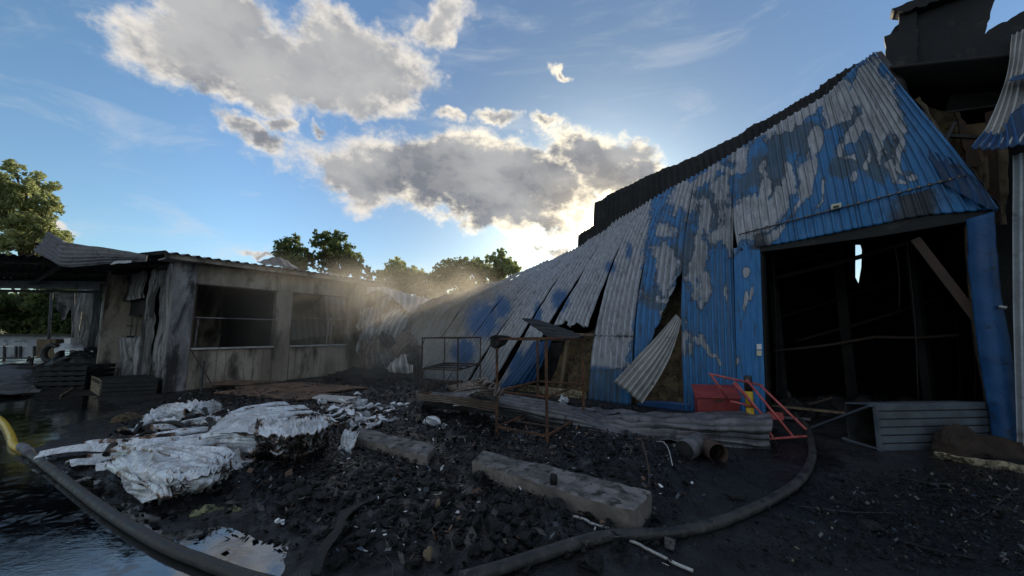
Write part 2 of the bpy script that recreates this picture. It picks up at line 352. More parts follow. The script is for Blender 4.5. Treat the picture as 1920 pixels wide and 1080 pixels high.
def tarp_mat(name, thr=.52, dirt=.5):
    m, k, b, pos, t = newmat(name)
    a = k.n.new('ShaderNodeAttribute'); a.attribute_name = 'burn'; bn = a.outputs['Fac']
    n1 = k.noise(pos, 4.2, 8, .68, .6); n2 = k.noise(pos, 22, 5, .6)
    f = k.m('ADD', bn, k.m('ADD', k.m('MULTIPLY', k.m('SUBTRACT', n1, .46), 1.9), k.m('MULTIPLY', k.m('SUBTRACT', n2, .5), .4)))
    col = k.mix(k.ss(n2, .3, .7), (.60, .64, .69), (.78, .83, .88)); col = k.mix(k.ss(n1, .44, .62, 0, dirt), col, (.24, .22, .19)); sp = k.noise(pos, 55, 4, .7); col = k.mix(k.ss(sp, .62, .72, 0, .3), col, (.08, .075, .07))
    cz = k.noise(k.mapping(pos, scale=(1.6, 1, 1)), 5.5, 3, .5, 1.6); col = k.mix(k.ss(k.m('ABSOLUTE', k.m('SUBTRACT', cz, .5)), .0, .022, .75, 0.), col, (.07, .068, .068))
    col = k.mix(k.ss(f, thr-.14, thr+.04), col, (.20, .115, .06)); col = k.mix(k.ss(f, thr+.02, thr+.14), col, (.018, .015, .014))
    k.put(b.inputs['Base Color'], col); k.put(b.inputs['Roughness'], k.ss(f, .3, .7, .30, .8)); b.inputs['Specular IOR Level'].default_value = .4
    k.put(b.inputs['Normal'], k.bump(k.noise(pos, 18, 3, .5), .10, .01)); return m
M['tarp'] = tarp_mat('white_vinyl_sheeting'); M['tarp_dirty'] = tarp_mat('dirty_white_vinyl_sheeting', .50, .85)
def leaf_mat(name, c1, c2, tr=.45):
    m, k, b, pos, t = newmat(name); n = k.noise(pos, .9, 3, .6); n2 = k.noise(pos, 7, 2, .5)
    col = k.mix(k.ss(n, .35, .65), c1, c2); col = k.mix(k.ss(n2, .4, .7, 0, .6), col, (c1[0]*.5, c1[1]*.6, c1[2]*.5))
    k.put(b.inputs['Base Color'], col); b.inputs['Roughness'].default_value = .6; b.inputs['Specular IOR Level'].default_value = .3
    tr_ = k.n.new('ShaderNodeBsdfTranslucent'); k.put(tr_.inputs[0], k.mix(.5, col, (.36, .43, .16)))
    mx = k.n.new('ShaderNodeMixShader'); mx.inputs[0].default_value = tr; k.l.new(b.outputs[0], mx.inputs[1]); k.l.new(tr_.outputs[0], mx.inputs[2])
    out = k.n['Material Output']; k.l.new(mx.outputs[0], out.inputs[0]); return m
M['leaf'] = leaf_mat('leaves_green', (.07, .10, .035), (.13, .16, .06), .55); M['leaf_y'] = leaf_mat('leaves_yellow_green', (.36, .38, .18), (.52, .52, .28), .65)
M['leaf_d'] = leaf_mat('leaves_dark', (.025, .045, .014), (.05, .08, .02), .3)

# ground: one sheet of soot-black wet asphalt and ash
def ground_mat():
    m, k, b, pos, t = newmat('wet_sooty_asphalt')
    n1 = k.noise(pos, .55, 6, .6, .4); n2 = k.noise(pos, 12, 6, .65); n3 = k.noise(pos, 60, 4, .6); n4 = k.noise(pos, 3.2, 6, .62, .5)
    col = k.mix(k.ss(n4, .35, .65), (.005, .005, .006), (.017, .017, .019)); col = k.mix(k.ss(n3, .62, .72, 0, .5), col, (.10, .10, .11))
    col = k.mix(k.ss(k.noise(pos, 5.5, 5, .7, 1.0), .62, .68, 0, .8), col, (.05, .048, .046))
    k.put(b.inputs['Base Color'], col)
    wet = k.ss(k.m('ADD', n1, k.m('MULTIPLY', k.m('SUBTRACT', n4, .5), .5)), .42, .56)
    r = k.m('ADD', k.m('MULTIPLY', wet, -.50), k.ss(n2, .3, .7, .56, .80)); k.put(b.inputs['Roughness'], r); b.inputs['Specular IOR Level'].default_value = .4
    k.put(b.inputs['Normal'], k.bump(k.m('ADD', n2, k.m('MULTIPLY', n3, .5)), .75, .02)); return m
M['ground'] = ground_mat()
def water_mat():
    m, k, b, pos, t = newmat('sooty_puddle_water')
    k.put(b.inputs['Base Color'], (.008, .009, .010, 1)); b.inputs['IOR'].default_value = 2.5
    n = k.noise(k.mapping(pos, scale=(1, 1.6, 1)), 11, 4, .55, .6); n2 = k.noise(pos, 38, 3, .55); scum = k.noise(pos, 5, 7, .7, .8)
    k.put(b.inputs['Roughness'], k.ss(scum, .5, .62, .03, .22))
    col = k.mix(k.ss(scum, .58, .66, 0, .7), (.005, .005, .006), (.03, .029, .028)); k.put(b.inputs['Base Color'], col)
    k.put(b.inputs['Normal'], k.bump(k.m('MULTIPLY', k.m('ADD', n, k.m('MULTIPLY', n2, .5)), k.ss(k.noise(pos, 1.3, 3, .5), .45, .65, .25, 1.0)), .06, .03)); return m
M['water'] = water_mat()

# ------------------------------------------------------------------ ground
def sdf(X, Y, poly):
    """signed distance to polygon, negative inside"""
    d = np.full(X.shape, 1e9); inside = np.zeros(X.shape, bool); n = len(poly)
    for i in range(n):
        ax, ay = poly[i]; bx, by = poly[(i+1) % n]; ex, ey = bx-ax, by-ay; wx, wy = X-ax, Y-ay
        t = np.clip((wx*ex+wy*ey)/(ex*ex+ey*ey), 0, 1); d = np.minimum(d, np.hypot(wx-ex*t, wy-ey*t))
        c = ((ay > Y) != (by > Y)) & (X < (bx-ax)*(Y-ay)/(by-ay+1e-12)+ax); inside ^= c
    return np.where(inside, -d, d)
PUD = [gnd(*p)[:2] for p in ((-500, 748), (0, 744), (165, 742), (215, 765), (150, 800), (90, 850), (150, 890), (260, 935), (330, 985), (440, 960), (500, 985), (575, 1015), (560, 1079))]+[np.array([-2.0, 1.2]), np.array([-9., 1.2])]
DEB = [gnd(*p)[:2] for p in ((230, 800), (330, 745), (760, 712), (900, 722), (1100, 790), (1270, 850), (1290, 930), (1220, 1079), (600, 1079), (560, 1000), (430, 930), (290, 935), (180, 870))]
DEB2 = [gnd(*p)[:2] for p in ((1600, 905), (1950, 880), (2050, 1079), (1380, 1079), (1500, 980))]
DEB3 = [gnd(*p)[:2] for p in ((1060, 760), (1300, 785), (1430, 800), (1440, 840), (1100, 800))]
def ground_h(X, Y):
    P = np.stack([X, Y, X*0], -1); w = fbm(P, .9, 3, 3)*.22
    dp = sdf(X, Y, PUD)+w*1.4; dd_ = sdf(X, Y, DEB)+w; d2 = sdf(X, Y, DEB2)+w; d3 = sdf(X, Y, DEB3)+w
    sm = lambda x, a, b: np.clip((x-a)/(b-a), 0, 1)**2*(3-2*np.clip((x-a)/(b-a), 0, 1))
    h = .020+.006*fbm(P, 1.6, 4, 9)
    deb = sm(-dd_, -.15, .35); h = h+deb*(.045+.06*fbm(P, 3.2, 5, 21)+.045*ridge(P, 6, 4, 4))
    h = h+sm(-d2, -.2, .4)*(.004+.014*fbm(P, 3, 4, 31)+.010*ridge(P, 6, 3, 8)); h = h+sm(-d3, -.2, .3)*(.05+.05*fbm(P, 4, 4, 41))
    pud = sm(-dp, -.12, .18)*(1-deb*.8); h = h-pud*(.036+.030*fbm(P*np.array([1, 1.6, 1]), 2.6, 5, 77))
    return h
def grade(a, b, step, lo, hi, g=1.16):
    c = list(np.arange(a, b, step)); s = step; x = c[-1]
    while x < hi: s *= g; x += s; c.append(x)
    s = step; x = a; pre = []
    while x > lo: s *= g; x -= s; pre.append(x)
    return np.array(pre[::-1]+c)
gx = grade(-7.5, 7.5, .045, -900, 900); gy = grade(1.6, 9.5, .045, -600, 1300)
X, Y = np.meshgrid(gx, gy); H = ground_h(X, Y); near = np.clip(1-(np.hypot(X, Y-6)-14)/6, 0, 1); H = H*near+.012*(1-near)
o = link_mesh('ground', np.stack([X, Y, H], -1).reshape(-1, 3), gridfaces(len(gx), len(gy)), M['ground'], None, True, None, origin=(0, 0, 0)); tag(o, kind='structure')
pp = [np.array(q) for q in ((-14, 1.3, 0), (-14, 13, 0), (.2, 13, 0), (.2, 1.3, 0))]
o = link_mesh('puddle', pp, [tuple(range(len(pp)))[::-1]], M['water'], None, False, None, origin=(0, 0, 0)); tag(o, kind='structure')
def gh(x, y): return float(ground_h(np.array([[x]]), np.array([[y]]))[0, 0])
def G(u, v, z=0.):
    p = gnd(u, v, z); return p

# ------------------------------------------------------------------ hangar
W0 = gnd(1437, 790); W1 = gnd(765, 708); wd = (W1-W0)/np.linalg.norm(W1-W0); wn = np.array([wd[1], -wd[0], 0.]);
if wn[1] < 0: wn = -wn
def wp(u, v, b=0.): return onplane(u, v, W0+wn*b, wn)
hangar = thing('burnt_hangar', 'large burnt hangar of blue corrugated sheets scorched white, with a wide dark doorway', 'hangar', W0)
# seams: pixels from foot to top and how far the top leans back
SE = {
 'S1': ([(1874, 392), (1800, 292), (1715, 190), (1640, 98)], .15),
 'S2': ([(1735, 404), (1700, 310), (1655, 220), (1602, 126)], .15),
 'S3': ([(1610, 428), (1590, 330), (1572, 250), (1553, 176)], .2),
 'S4': ([(1492, 452), (1480, 370), (1468, 300), (1459, 232)], .25),
 'S5': ([(1385, 784), (1378, 600), (1375, 450), (1380, 284)], .5),
 'S5t': ([(1384, 470), (1376, 420), (1376, 350), (1380, 284)], .5),
 'S6': ([(1280, 772), (1276, 590), (1284, 440), (1304, 330)], 1.1),
 'S7': ([(1187, 760), (1190, 620), (1210, 480), (1250, 358)], 2.1),
 'S8': ([(1104, 750), (1116, 620), (1150, 495), (1198, 391)], 3.0),
 'S9': ([(988, 735), (1042, 607), (1093, 517), (1150, 418)], 3.4),
 'S10': ([(935, 729), (995, 615), (1045, 530), (1103, 452)], 3.5),
 'S11': ([(880, 722), (938, 625), (1000, 545), (1068, 473)], 3.5),
 'S12': ([(842, 717), (895, 622), (955, 548), (1032, 490)], 3.5),
 'S13': ([(812, 713), (862, 625), (915, 560), (992, 505)], 3.5),
 'S14': ([(788, 710), (832, 628), (878, 568), (945, 527)], 3.3),
 'S15': ([(768, 708), (800, 632), (842, 572), (893, 540)], 3.0),
 'S16': ([(748, 706), (762, 635), (795, 585), (842, 552)], 2.4),
 'S17': ([(735, 690), (738, 635), (758, 595), (795, 570)], 1.6)}
NVP = 78
def seam3(k):
    px, b = SE[k]; px = cr(np.array(px, float), NVP); t = np.linspace(0, 1, NVP)
    return np.array([wp(px[i][0], px[i][1], b*(t[i]**2.0)) for i in range(NVP)])
S3D = {k: seam3(k) for k in SE}
WHITE = [(1668, 200, 26, 80, -14), (1612, 160, 40, 22, -35),  # u, v, ru, rv, angle(deg)
 (1500, 215, 90, 16, -32), (1330, 322, 90, 14, -33), (1585, 185, 50, 20, -30), (1640, 190, 22, 75, -12), (1620, 235, 40, 16, -20), (1668, 240, 14, 26, -20), (1450, 372, 30, 42, 20), (1400, 400, 42, 40, 0),
 (1350, 445, 28, 30, 30), (1300, 490, 15, 48, 8), (1246, 500, 19, 38, 8), (1255, 548, 48, 7, -4), (1310, 540, 10, 20, 0), (1510, 330, 12, 75, 14), (1528, 275, 12, 40, 20), (1478, 340, 14, 28, 0), (1330, 400, 14, 34, 0),
 (1290, 650, 16, 30, 0), (1325, 662, 26, 7, 0), (1348, 692, 6, 34, -14), (1398, 583, 5, 22, 0), (1392, 500, 7, 17, 0), (1391, 700, 4, 22, 0), (1672, 312, 7, 16, 0), (1710, 318, 8, 20, -15), (1690, 326, 12, 8, 0), (1604, 345, 7, 15, 0),
 (1668, 308, 8, 9, 0), (1280, 370, 26, 46, 20), (1440, 425, 40, 10, -12), (1255, 585, 9, 20, 25), (1362, 350, 18, 24, 0), (1690, 285, 7, 24, -20), (1624, 302, 8, 10, 0), (1408, 560, 3, 16, 0), (1240, 440, 14, 20, 0), (1545, 360, 9, 30, 10), (1420, 350, 9, 40, 8), (1588, 280, 6, 34, -10), (1312, 420, 10, 44, 5), (1262, 620, 6, 24, 12), (1350, 560, 5, 20, 0), (1640, 260, 9, 40, -14), (1372, 420, 20, 36, 0)]
GREY = [(1330, 380, 45, 34, 0), (1505, 262, 42, 32, -25), (1600, 215, 28, 35, 0), (1590, 320, 22, 30, 0), (1640, 290, 60, 36, 0), (1280, 475, 24, 40, 0), (1420, 320, 40, 28, -20), (1460, 300, 20, 50, 0), (1230, 560, 30, 30, 0)]
def blob(u, v, L):
    q_ = np.stack([u/46., v/60., u*0], -1); u = u+17*fbm(q_, 1, 3, 5)*1.6; v = v+30*fbm(q_, 1.3, 3, 8)*1.5
    r = np.zeros(u.shape)
    for (a, b, ru, rv, an) in L:
        t = math.radians(an); x = (u-a)*math.cos(t)+(v-b)*math.sin(t); y = -(u-a)*math.sin(t)+(v-b)*math.cos(t)
        r = np.maximum(r, 1.15-.65*np.sqrt((x/ru)**2+(y/rv)**2))
    return np.clip(r, 0, 1.1)
TINT = ((905, 600, 42, 46), (975, 690, 30, 46), (1050, 565, 22, 30), (870, 660, 30, 34), (1008, 590, 10, 30), (1145, 500, 14, 16), (1180, 470, 8, 24), (940, 575, 20, 30), (1120, 700, 60, 18))
def panel_attrs(P):
    u, v = proj(P.reshape(-1, 3)); z = P.reshape(-1, 3)[:, 2]
    w = blob(u, v, WHITE)
    left = np.clip((1232-.15*(v-400)-u)/22, 0, 1)              # sheets further along are burnt to bare metal
    lowblue = np.clip((v-686-(1190-u)*.02)/12, 0, 1)*(u > 1040)
    w = np.maximum(w, left*.92)*(1-lowblue)
    g = blob(u, v, GREY); g = np.maximum(g, left*.55); g = np.maximum(g, np.clip(1-np.abs(v-690)/16, 0, 1)*(u < 1195)*(u > 1090))
    s = np.clip((740-u)/70, 0, .0)
    rail = 440-(u-1385)*.259
    low = np.clip((v-rail-3)/5, 0, 1)
    s = s+low*(v < 470)*np.clip(1.05-np.abs(u-1715)/105, 0, .9)*(u > 1600)+low*(v < 470)*np.clip(.9-np.abs(u-1425)/40, 0, .7)
    s = s+np.clip(1-np.abs(v-630-(u-1150)*.03)/5, 0, 1)*(u > 1095)*(u < 1190)*.8
    tint = np.zeros(u.shape)
    for (a, b, ru, rv) in TINT: tint = np.maximum(tint, np.clip(1.35-np.sqrt(((u-a)/ru)**2+((v-b)/rv)**2), 0, 1))
    return dict(tan=np.clip((1000-u)/120, 0, 1)*np.clip((690-v)/90, 0, 1), tint=tint*left, white=w, soot=np.clip(s, 0, 1), grey=g)
def hpanel(a, b, f0a=0., f0b=0., f1=1., ribs=8, gapa=0., gapb=0., lift=0., crumple=.02, name='wall_sheet', label=None, ragged=.0, seed=0, nv=76):
    A, B = S3D[a], S3D[b]; ns_ = ribs*10+1; T_ = np.linspace(0, 1, nv)[:, None]; U = np.linspace(0, 1, ns_)[None]
    f0 = f0a*(1-U)+f0b*U; f0 = f0+ragged*fbm(np.stack([U[0]*6, U[0]*0+seed, U[0]*0], -1), 1, 3, seed)[None]
    t = f0+(f1-f0)*T_+0*U; ti = np.clip(t*(NVP-1), 0, NVP-1.001); i0 = ti.astype(int); fr = (ti-i0)[..., None]
    ga = gapa*(1-t)**1.; gb = gapb*(1-t); uu = (ga+(1-ga-gb)*U)[..., None]
    P = (A[i0]*(1-fr)+A[i0+1]*fr)*(1-uu)+(B[i0]*(1-fr)+B[i0+1]*fr)*uu
    P = P-wn*(lift*(1-T_)**2*(.4+.6*U))[..., None]*1.0
    N = normals(P)
    if np.dot(N[nv//2, ns_//2], wn) > 0: N = -N
    prof = trap(U*ribs+.5)*np.ones((nv, 1)); P = P+N*(prof*(.045 if a in ('S1','S2','S3','S4','S5','S6','S5t') else .06))[..., None]; gv = .42*(trap(U*ribs+.5) < .06)*np.ones((nv, 1))*(a not in ('S1', 'S2', 'S3', 'S4', 'S5', 'S5t'))+np.where((trap(U*ribs+.5) > .05) & (trap(U*ribs+.5) < .95), 1., 0.)*((U*ribs+.5) % 1 > .5)*(.8)+0*prof; gv = np.maximum(gv, np.clip(1-np.minimum(U, 1-U)/.018, 0, 1)*np.ones((nv, 1))*.95); gv = np.clip(gv, 0, 1)  # gv: shade painted on rib flanks and valleys, plus dark sheet seams
    dent = fbm(P, .9, 3, seed+3)*1.5+.5*fbm(P, 3.2, 2, seed+9); P = P+N*(crumple*dent)[..., None]
    o = link_mesh(name, P.reshape(-1, 3), gridfaces(ns_, nv), M['panel'], hangar, True, dict(panel_attrs(P), rib_shade_seam=gv))
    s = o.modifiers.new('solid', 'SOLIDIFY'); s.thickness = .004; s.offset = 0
    if label: o['label'] = label
    return o
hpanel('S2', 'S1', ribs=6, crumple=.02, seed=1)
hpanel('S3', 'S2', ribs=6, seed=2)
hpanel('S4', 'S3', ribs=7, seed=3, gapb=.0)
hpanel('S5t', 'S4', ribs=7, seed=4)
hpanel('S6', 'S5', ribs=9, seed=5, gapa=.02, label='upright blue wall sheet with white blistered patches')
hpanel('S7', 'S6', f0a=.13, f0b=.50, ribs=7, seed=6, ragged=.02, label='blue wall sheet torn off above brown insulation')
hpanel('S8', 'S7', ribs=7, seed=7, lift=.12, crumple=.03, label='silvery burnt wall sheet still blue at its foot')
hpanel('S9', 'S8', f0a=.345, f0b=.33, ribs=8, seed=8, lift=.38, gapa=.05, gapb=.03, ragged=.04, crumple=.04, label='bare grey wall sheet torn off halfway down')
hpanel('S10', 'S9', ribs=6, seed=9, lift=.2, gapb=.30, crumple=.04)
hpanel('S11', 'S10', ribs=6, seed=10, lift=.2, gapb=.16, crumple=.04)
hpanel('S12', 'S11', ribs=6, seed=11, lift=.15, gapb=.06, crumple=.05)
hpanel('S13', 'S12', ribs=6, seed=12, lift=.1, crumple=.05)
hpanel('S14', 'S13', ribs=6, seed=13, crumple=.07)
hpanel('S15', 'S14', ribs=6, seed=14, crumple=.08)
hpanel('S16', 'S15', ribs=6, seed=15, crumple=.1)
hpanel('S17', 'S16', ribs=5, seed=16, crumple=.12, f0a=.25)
# narrow strip beside the doorway
C = [[wp(1386, 786), wp(1412, 788), wp(1437, 791)], [wp(1380, 640), wp(1405, 640), wp(1431, 640)], [wp(1376, 466), wp(1400, 462), wp(1425, 462)]]
P = patch(C, 25, 60); N = normals(P); P = P-wn*.012
P = P-wn*(trap(np.linspace(0, 4, 25)+.5)*.035)[None, :, None]
o = link_mesh('door_side_sheet', P.reshape(-1, 3), gridfaces(25, 60), M['panel'], hangar, True, panel_attrs(P)); o.modifiers.new('s', 'SOLIDIFY').thickness = .004
# foot strip of blue sheet at the torn sheet
C = [[wp(1190, 762, -.02), wp(1240, 776, -.02), wp(1300, 780, -.02)], [wp(1200, 752, -.02), wp(1240, 752, -.02), wp(1296, 756, -.02)]]
sheet('foot_strip', patch(C, 20, 6), M['blue'], hangar, thick=.01)
# torn flap hanging from the sheet
C = [[wp(1152, 716, -.55), wp(1178, 736, -.6), wp(1203, 757, -.5)], [wp(1205, 660, -.42), wp(1222, 680, -.45), wp(1238, 702, -.3)], [wp(1240, 622, -.2), wp(1252, 636, -.2), wp(1262, 650, -.1)], [wp(1268, 590, -.05), wp(1272, 594, -.05), wp(1275, 600, 0)]]
o = sheet('torn_flap', patch(C, 36, 40), M['steel_pale'], hangar, ribs=6, amp=.03, crumple=.02, cs=3); o['label'] = 'torn sheet folded outward showing its pale back'
# insulation behind torn sheets
def slab(px, b, mat, name, thick=.1, crumple=.06, nu=40, nv=30):
    bl_ = b if isinstance(b, (list, tuple)) else [b]*len(px); C = [[wp(u, v, bb) for u, v in row] for row, bb in zip(px, bl_)]; return sheet(name, patch(C, nu, nv), mat, hangar, thick=thick, crumple=crumple, cs=4)
slab([[(1180, 762), (1235, 768), (1290, 774)], [(1185, 660), (1235, 650), (1290, 660)], [(1195, 560), (1235, 550), (1290, 540)]], [.14, .42, .95], M['brown'], 'insulation')
slab([[(1020, 745), (1060, 748), (1115, 754)], [(1045, 690), (1080, 690), (1120, 690)], [(1065, 625), (1100, 625), (1130, 610)]], [.30, .45, .8], M['brown'], 'insulation', crumple=.1)
slab([[(930, 735), (975, 740), (1025, 745)], [(945, 700), (985, 700), (1045, 700)], [(955, 660), (1000, 650), (1060, 640)]], .6, M['soot_wall'], 'insulation', crumple=.1)
slab([[(900, 728), (975, 738), (1100, 752)], [(900, 715), (975, 720), (1100, 735)]], -.05, M['straw'], 'insulation', crumple=.1, nv=12)
b = MB(); b.beam(wp(1048, 742, .1), wp(1066, 628, .25), .12, .05); b.build('wall_stud', M['wood'], hangar, bevel=.006)
b = MB(); b.beam(wp(1040, 625, .1), wp(1114, 628, .15), .06, .06); b.build('wall_girt', M['wood'], hangar, bevel=.004)
# roof edge: black burnt sheet standing above the wall
def strip2(pxlow, pxhigh, b0, b1, mat, name, nu=160, ribs=40, nv=8, crumple=.03, amp=.03):
    lo = cr(np.array([wp(u, v, b0) for u, v in pxlow]), nu); hi = cr(np.array([wp(u, v, b1) for u, v in pxhigh]), nu)
    P = np.stack([lo*(1-t)+hi*t for t in np.linspace(0, 1, nv)]); P[-1, :, 2] += .10*fbm(P[-1], 2.2, 4, 6)-.03; return sheet(name, P, mat, hangar, ribs=ribs, amp=amp, crumple=crumple, cs=1.5)
strip2([(1110, 470), (1200, 410), (1320, 345), (1450, 255), (1560, 190)], [(1116, 378), (1200, 336), (1310, 287), (1440, 222), (1540, 160)], 3.2, 3.4, M['char_panel'], 'roof_edge')
strip2([(1083, 480), (1100, 472), (1125, 460)], [(1085, 440), (1102, 428), (1128, 410)], 3.4, 3.5, M['char_panel'], 'roof_edge', nu=30, ribs=6)
strip2([(1530, 215), (1580, 195), (1640, 150)], [(1538, 158), (1585, 128), (1632, 104)], .6, .7, M['char_panel'], 'roof_edge', nu=50, ribs=6)
# roof, rear and end walls of the shell
DEPTH = 12.
order = ['S17', 'S16', 'S15', 'S14', 'S13', 'S12', 'S11', 'S10', 'S9', 'S8', 'S7', 'S6', 'S5', 'S4', 'S3', 'S2']
front = [S3D[k][-1]-np.array([0, 0, .16])+wn*.12 for k in order]
front += [wp(1640, 130, .3)]; s_end = front[-1]
ex = (s_end-wd*2.6); ex[2] = 5.4; front.append(ex)
front = np.array(front); back = front+wn*(DEPTH-(front-W0)@wn)[:, None]; back[:, 2] = np.minimum(front[:, 2], 5.6)*.96
P = np.stack([cr(front, 90), cr(front*.5+back*.5, 90), cr(back, 90)]); P = cr(P, 14)
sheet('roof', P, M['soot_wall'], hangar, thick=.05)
slit = [wp(1604, 458, DEPTH), wp(1604, 490, DEPTH), wp(1604, 520, DEPTH), wp(1609, 536, DEPTH)]; slitr = [wp(1613, 458, DEPTH), wp(1616, 468, DEPTH), wp(1615, 500, DEPTH), wp(1609, 536, DEPTH)]
def zz(p, z): p = p.copy(); p[2] = z; return p
bl = zz(back[0], 0.); br = zz(back[-1], 0.); tl = back[0]; mid = slit[0].copy(); topz = 5.6
tops = [q for q in back if (q-mid)@wd > .2]
left_poly = [bl, zz(slit[3]-wd*.3, 0.), slit[3]-wd*.05, slit[2], slit[1], slit[0], zz(slit[0], topz)]+[q+np.array([0, 0, .1]) for q in tops[::-1]]
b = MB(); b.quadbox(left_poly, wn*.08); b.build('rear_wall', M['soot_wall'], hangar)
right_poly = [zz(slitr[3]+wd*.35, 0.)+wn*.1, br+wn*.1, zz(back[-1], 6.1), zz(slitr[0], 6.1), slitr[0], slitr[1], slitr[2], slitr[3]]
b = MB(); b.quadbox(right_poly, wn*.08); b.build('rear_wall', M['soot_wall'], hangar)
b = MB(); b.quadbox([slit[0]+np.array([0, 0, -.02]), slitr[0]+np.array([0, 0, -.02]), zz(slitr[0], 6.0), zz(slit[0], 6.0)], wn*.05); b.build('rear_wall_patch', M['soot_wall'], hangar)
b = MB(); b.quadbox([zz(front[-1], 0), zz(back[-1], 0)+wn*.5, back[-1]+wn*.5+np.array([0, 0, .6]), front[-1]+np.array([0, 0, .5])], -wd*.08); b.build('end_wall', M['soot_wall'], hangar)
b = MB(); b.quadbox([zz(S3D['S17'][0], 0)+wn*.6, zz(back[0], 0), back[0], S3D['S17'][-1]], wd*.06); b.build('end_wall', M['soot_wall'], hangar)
# doorway: lintel, posts, brace, inside pipes
b = MB(); b.quadbox([wp(1424, 473, .02), wp(1650, 443, .02), wp(1862, 408, .02), wp(1862, 382, .02), wp(1640, 420, .02), wp(1424, 455, .02)], wn*.22); b.build('lintel', M['char_panel'], hangar, bevel=.01)
post = [(1818, 412, 1856, 398), (1824, 520, 1866, 520), (1834, 620, 1884, 640), (1852, 720, 1898, 740), (1868, 826, 1916, 836)]
C = [[wp(a, b_, -.02), wp((a+c)/2, (b_+d)/2, -.10), wp(c, d, -.04)] for a, b_, c, d in post]
sheet('door_post', patch(C, 12, 60), M['blue'], hangar, crumple=.025, cs=2.4, thick=.12)
C = [[wp(a-9, b_, .14), wp(a+3, b_, .14)] for a, b_, c, d in post]; sheet('post_lining', patch(C, 4, 60), M['brown'], hangar, crumple=.02, thick=.14)
b = MB(); b.beam(wp(1716, 448, .25), wp(1838, 606, .15), .12, .12); b.build('door_brace', M['rust_dark'], hangar, bevel=.01)
b = MB(); b.beam(wp(1838, 606, .15), wp(1858, 700, .15), .05, .05); b.build('door_brace', M['rust_dark'], hangar)
C = [[wp(1438, 792, .05), wp(1446, 792, .2)], [wp(1431, 640, .05), wp(1440, 640, .2)], [wp(1425, 474, .05), wp(1433, 474, .2)]]
sheet('door_jamb', patch(C, 4, 30), M['char'], hangar, thick=.05)
for (a, b_, c_, d_, bb, r) in ((1452, 522, 1712, 452, 2.5, .05), (1455, 498, 1566, 470, 3.2, .04), (1450, 658, 1640, 632, 3., .035), (1640, 632, 1800, 628, 3., .035), (1490, 640, 1760, 560, 4.5, .04), (1445, 600, 1690, 520, 6, .05)):
    k = MB(); k.tube(cr(np.array([wp(a, b_, bb), wp((a+c_)/2, (b_+d_)/2+3, bb), wp(c_, d_, bb)]), 14), r, 8); k.build('roof_pipe', M['rust_dark'], hangar, True)
for (a, b_, c_, d_, bb) in ((1700, 455, 1722, 750, .6), (1678, 460, 1686, 580, .8), (1448, 480, 1456, 760, .7), (1790, 600, 1800, 750, 3), (1820, 600, 1828, 750, 3)):
    k = MB(); k.tube(cr(np.array([wp(a, b_, bb), wp((a+c_)/2+4, (b_+d_)/2, bb), wp(c_, d_, bb)]), 12), .009, 6); k.build('hanging_cable', M['char'], hangar, True)
# interior frames (arch ribs)
for i, bb in enumerate((3.2, 6.2, 9.2)):
    for uu in (1470, 1600, 1745):
        p = wp(uu, 760, bb); p[2] = 0; q = p.copy(); q[2] = 5.2; k = MB(); k.beam(p, q, .14, .14); k.build('inner_column', M['soot_wall'], hangar)
# conduit rail with small lamp box
b = MB(); b.tube([wp(u, 440-(u-1385)*.259, -.07) for u in np.linspace(1385, 1812, 30)], .012, 6); b.build('conduit', M['dark'], hangar, True)
for u in np.linspace(1400, 1800, 22):
    k = MB(); v = 440-(u-1385)*.259; k.beam(wp(u-3, v-1, -.075), wp(u+3, v-2.5, -.075), .03, .03); k.build('conduit_clip', M['straw'] if u > 1690 else M['steel'], hangar)
b = MB(); b.quadbox([wp(1558, 386, -.06), wp(1577, 382, -.06), wp(1577, 391, -.06), wp(1558, 396, -.06)], -wn*.09); lb = b.build('lamp_box', M['cream'], hangar, bevel=.008)
b = MB(); b.quadbox([wp(1562, 387, -.151), wp(1573, 384.5, -.151), wp(1573, 388.5, -.151), wp(1562, 391, -.151)], -wn*.006); b.build('lamp_face', M['dark'], lb)
b = MB(); b.quadbox([wp(1419, 645, -.055), wp(1428, 645, -.055), wp(1428, 655, -.055), wp(1419, 655, -.055)], -wn*.006); b.build('notice_plate', M['white'], hangar)
b = MB(); b.quadbox([wp(1419, 657, -.055), wp(1428, 657, -.055), wp(1428, 667, -.055), wp(1419, 667, -.055)], -wn*.006); b.build('notice_plate', M['cream'], hangar)
b = MB(); b.tube([wp(1876, 575, -.05), wp(1876, 575, -.2), wp(1888, 577, -.22)], .022, 8); b.build('post_hook', M['steel_pale'], hangar, True)
b = MB(); b.quadbox([wp(1885, 733, -.08), wp(1900, 727, -.08), wp(1903, 738, -.08), wp(1890, 741, -.08)], -wn*.02); b.build('post_tag', M['straw'], hangar)
# triangular torn side and collapsed boards at the upper right
C = [[wp(1870, 395, .1), wp(1840, 390, .4), wp(1800, 380, .9)], [wp(1795, 290, .12), wp(1770, 280, .5), wp(1740, 270, 1.)], [wp(1640, 96, .15), wp(1655, 140, .6), wp(1680, 180, 1.)]]
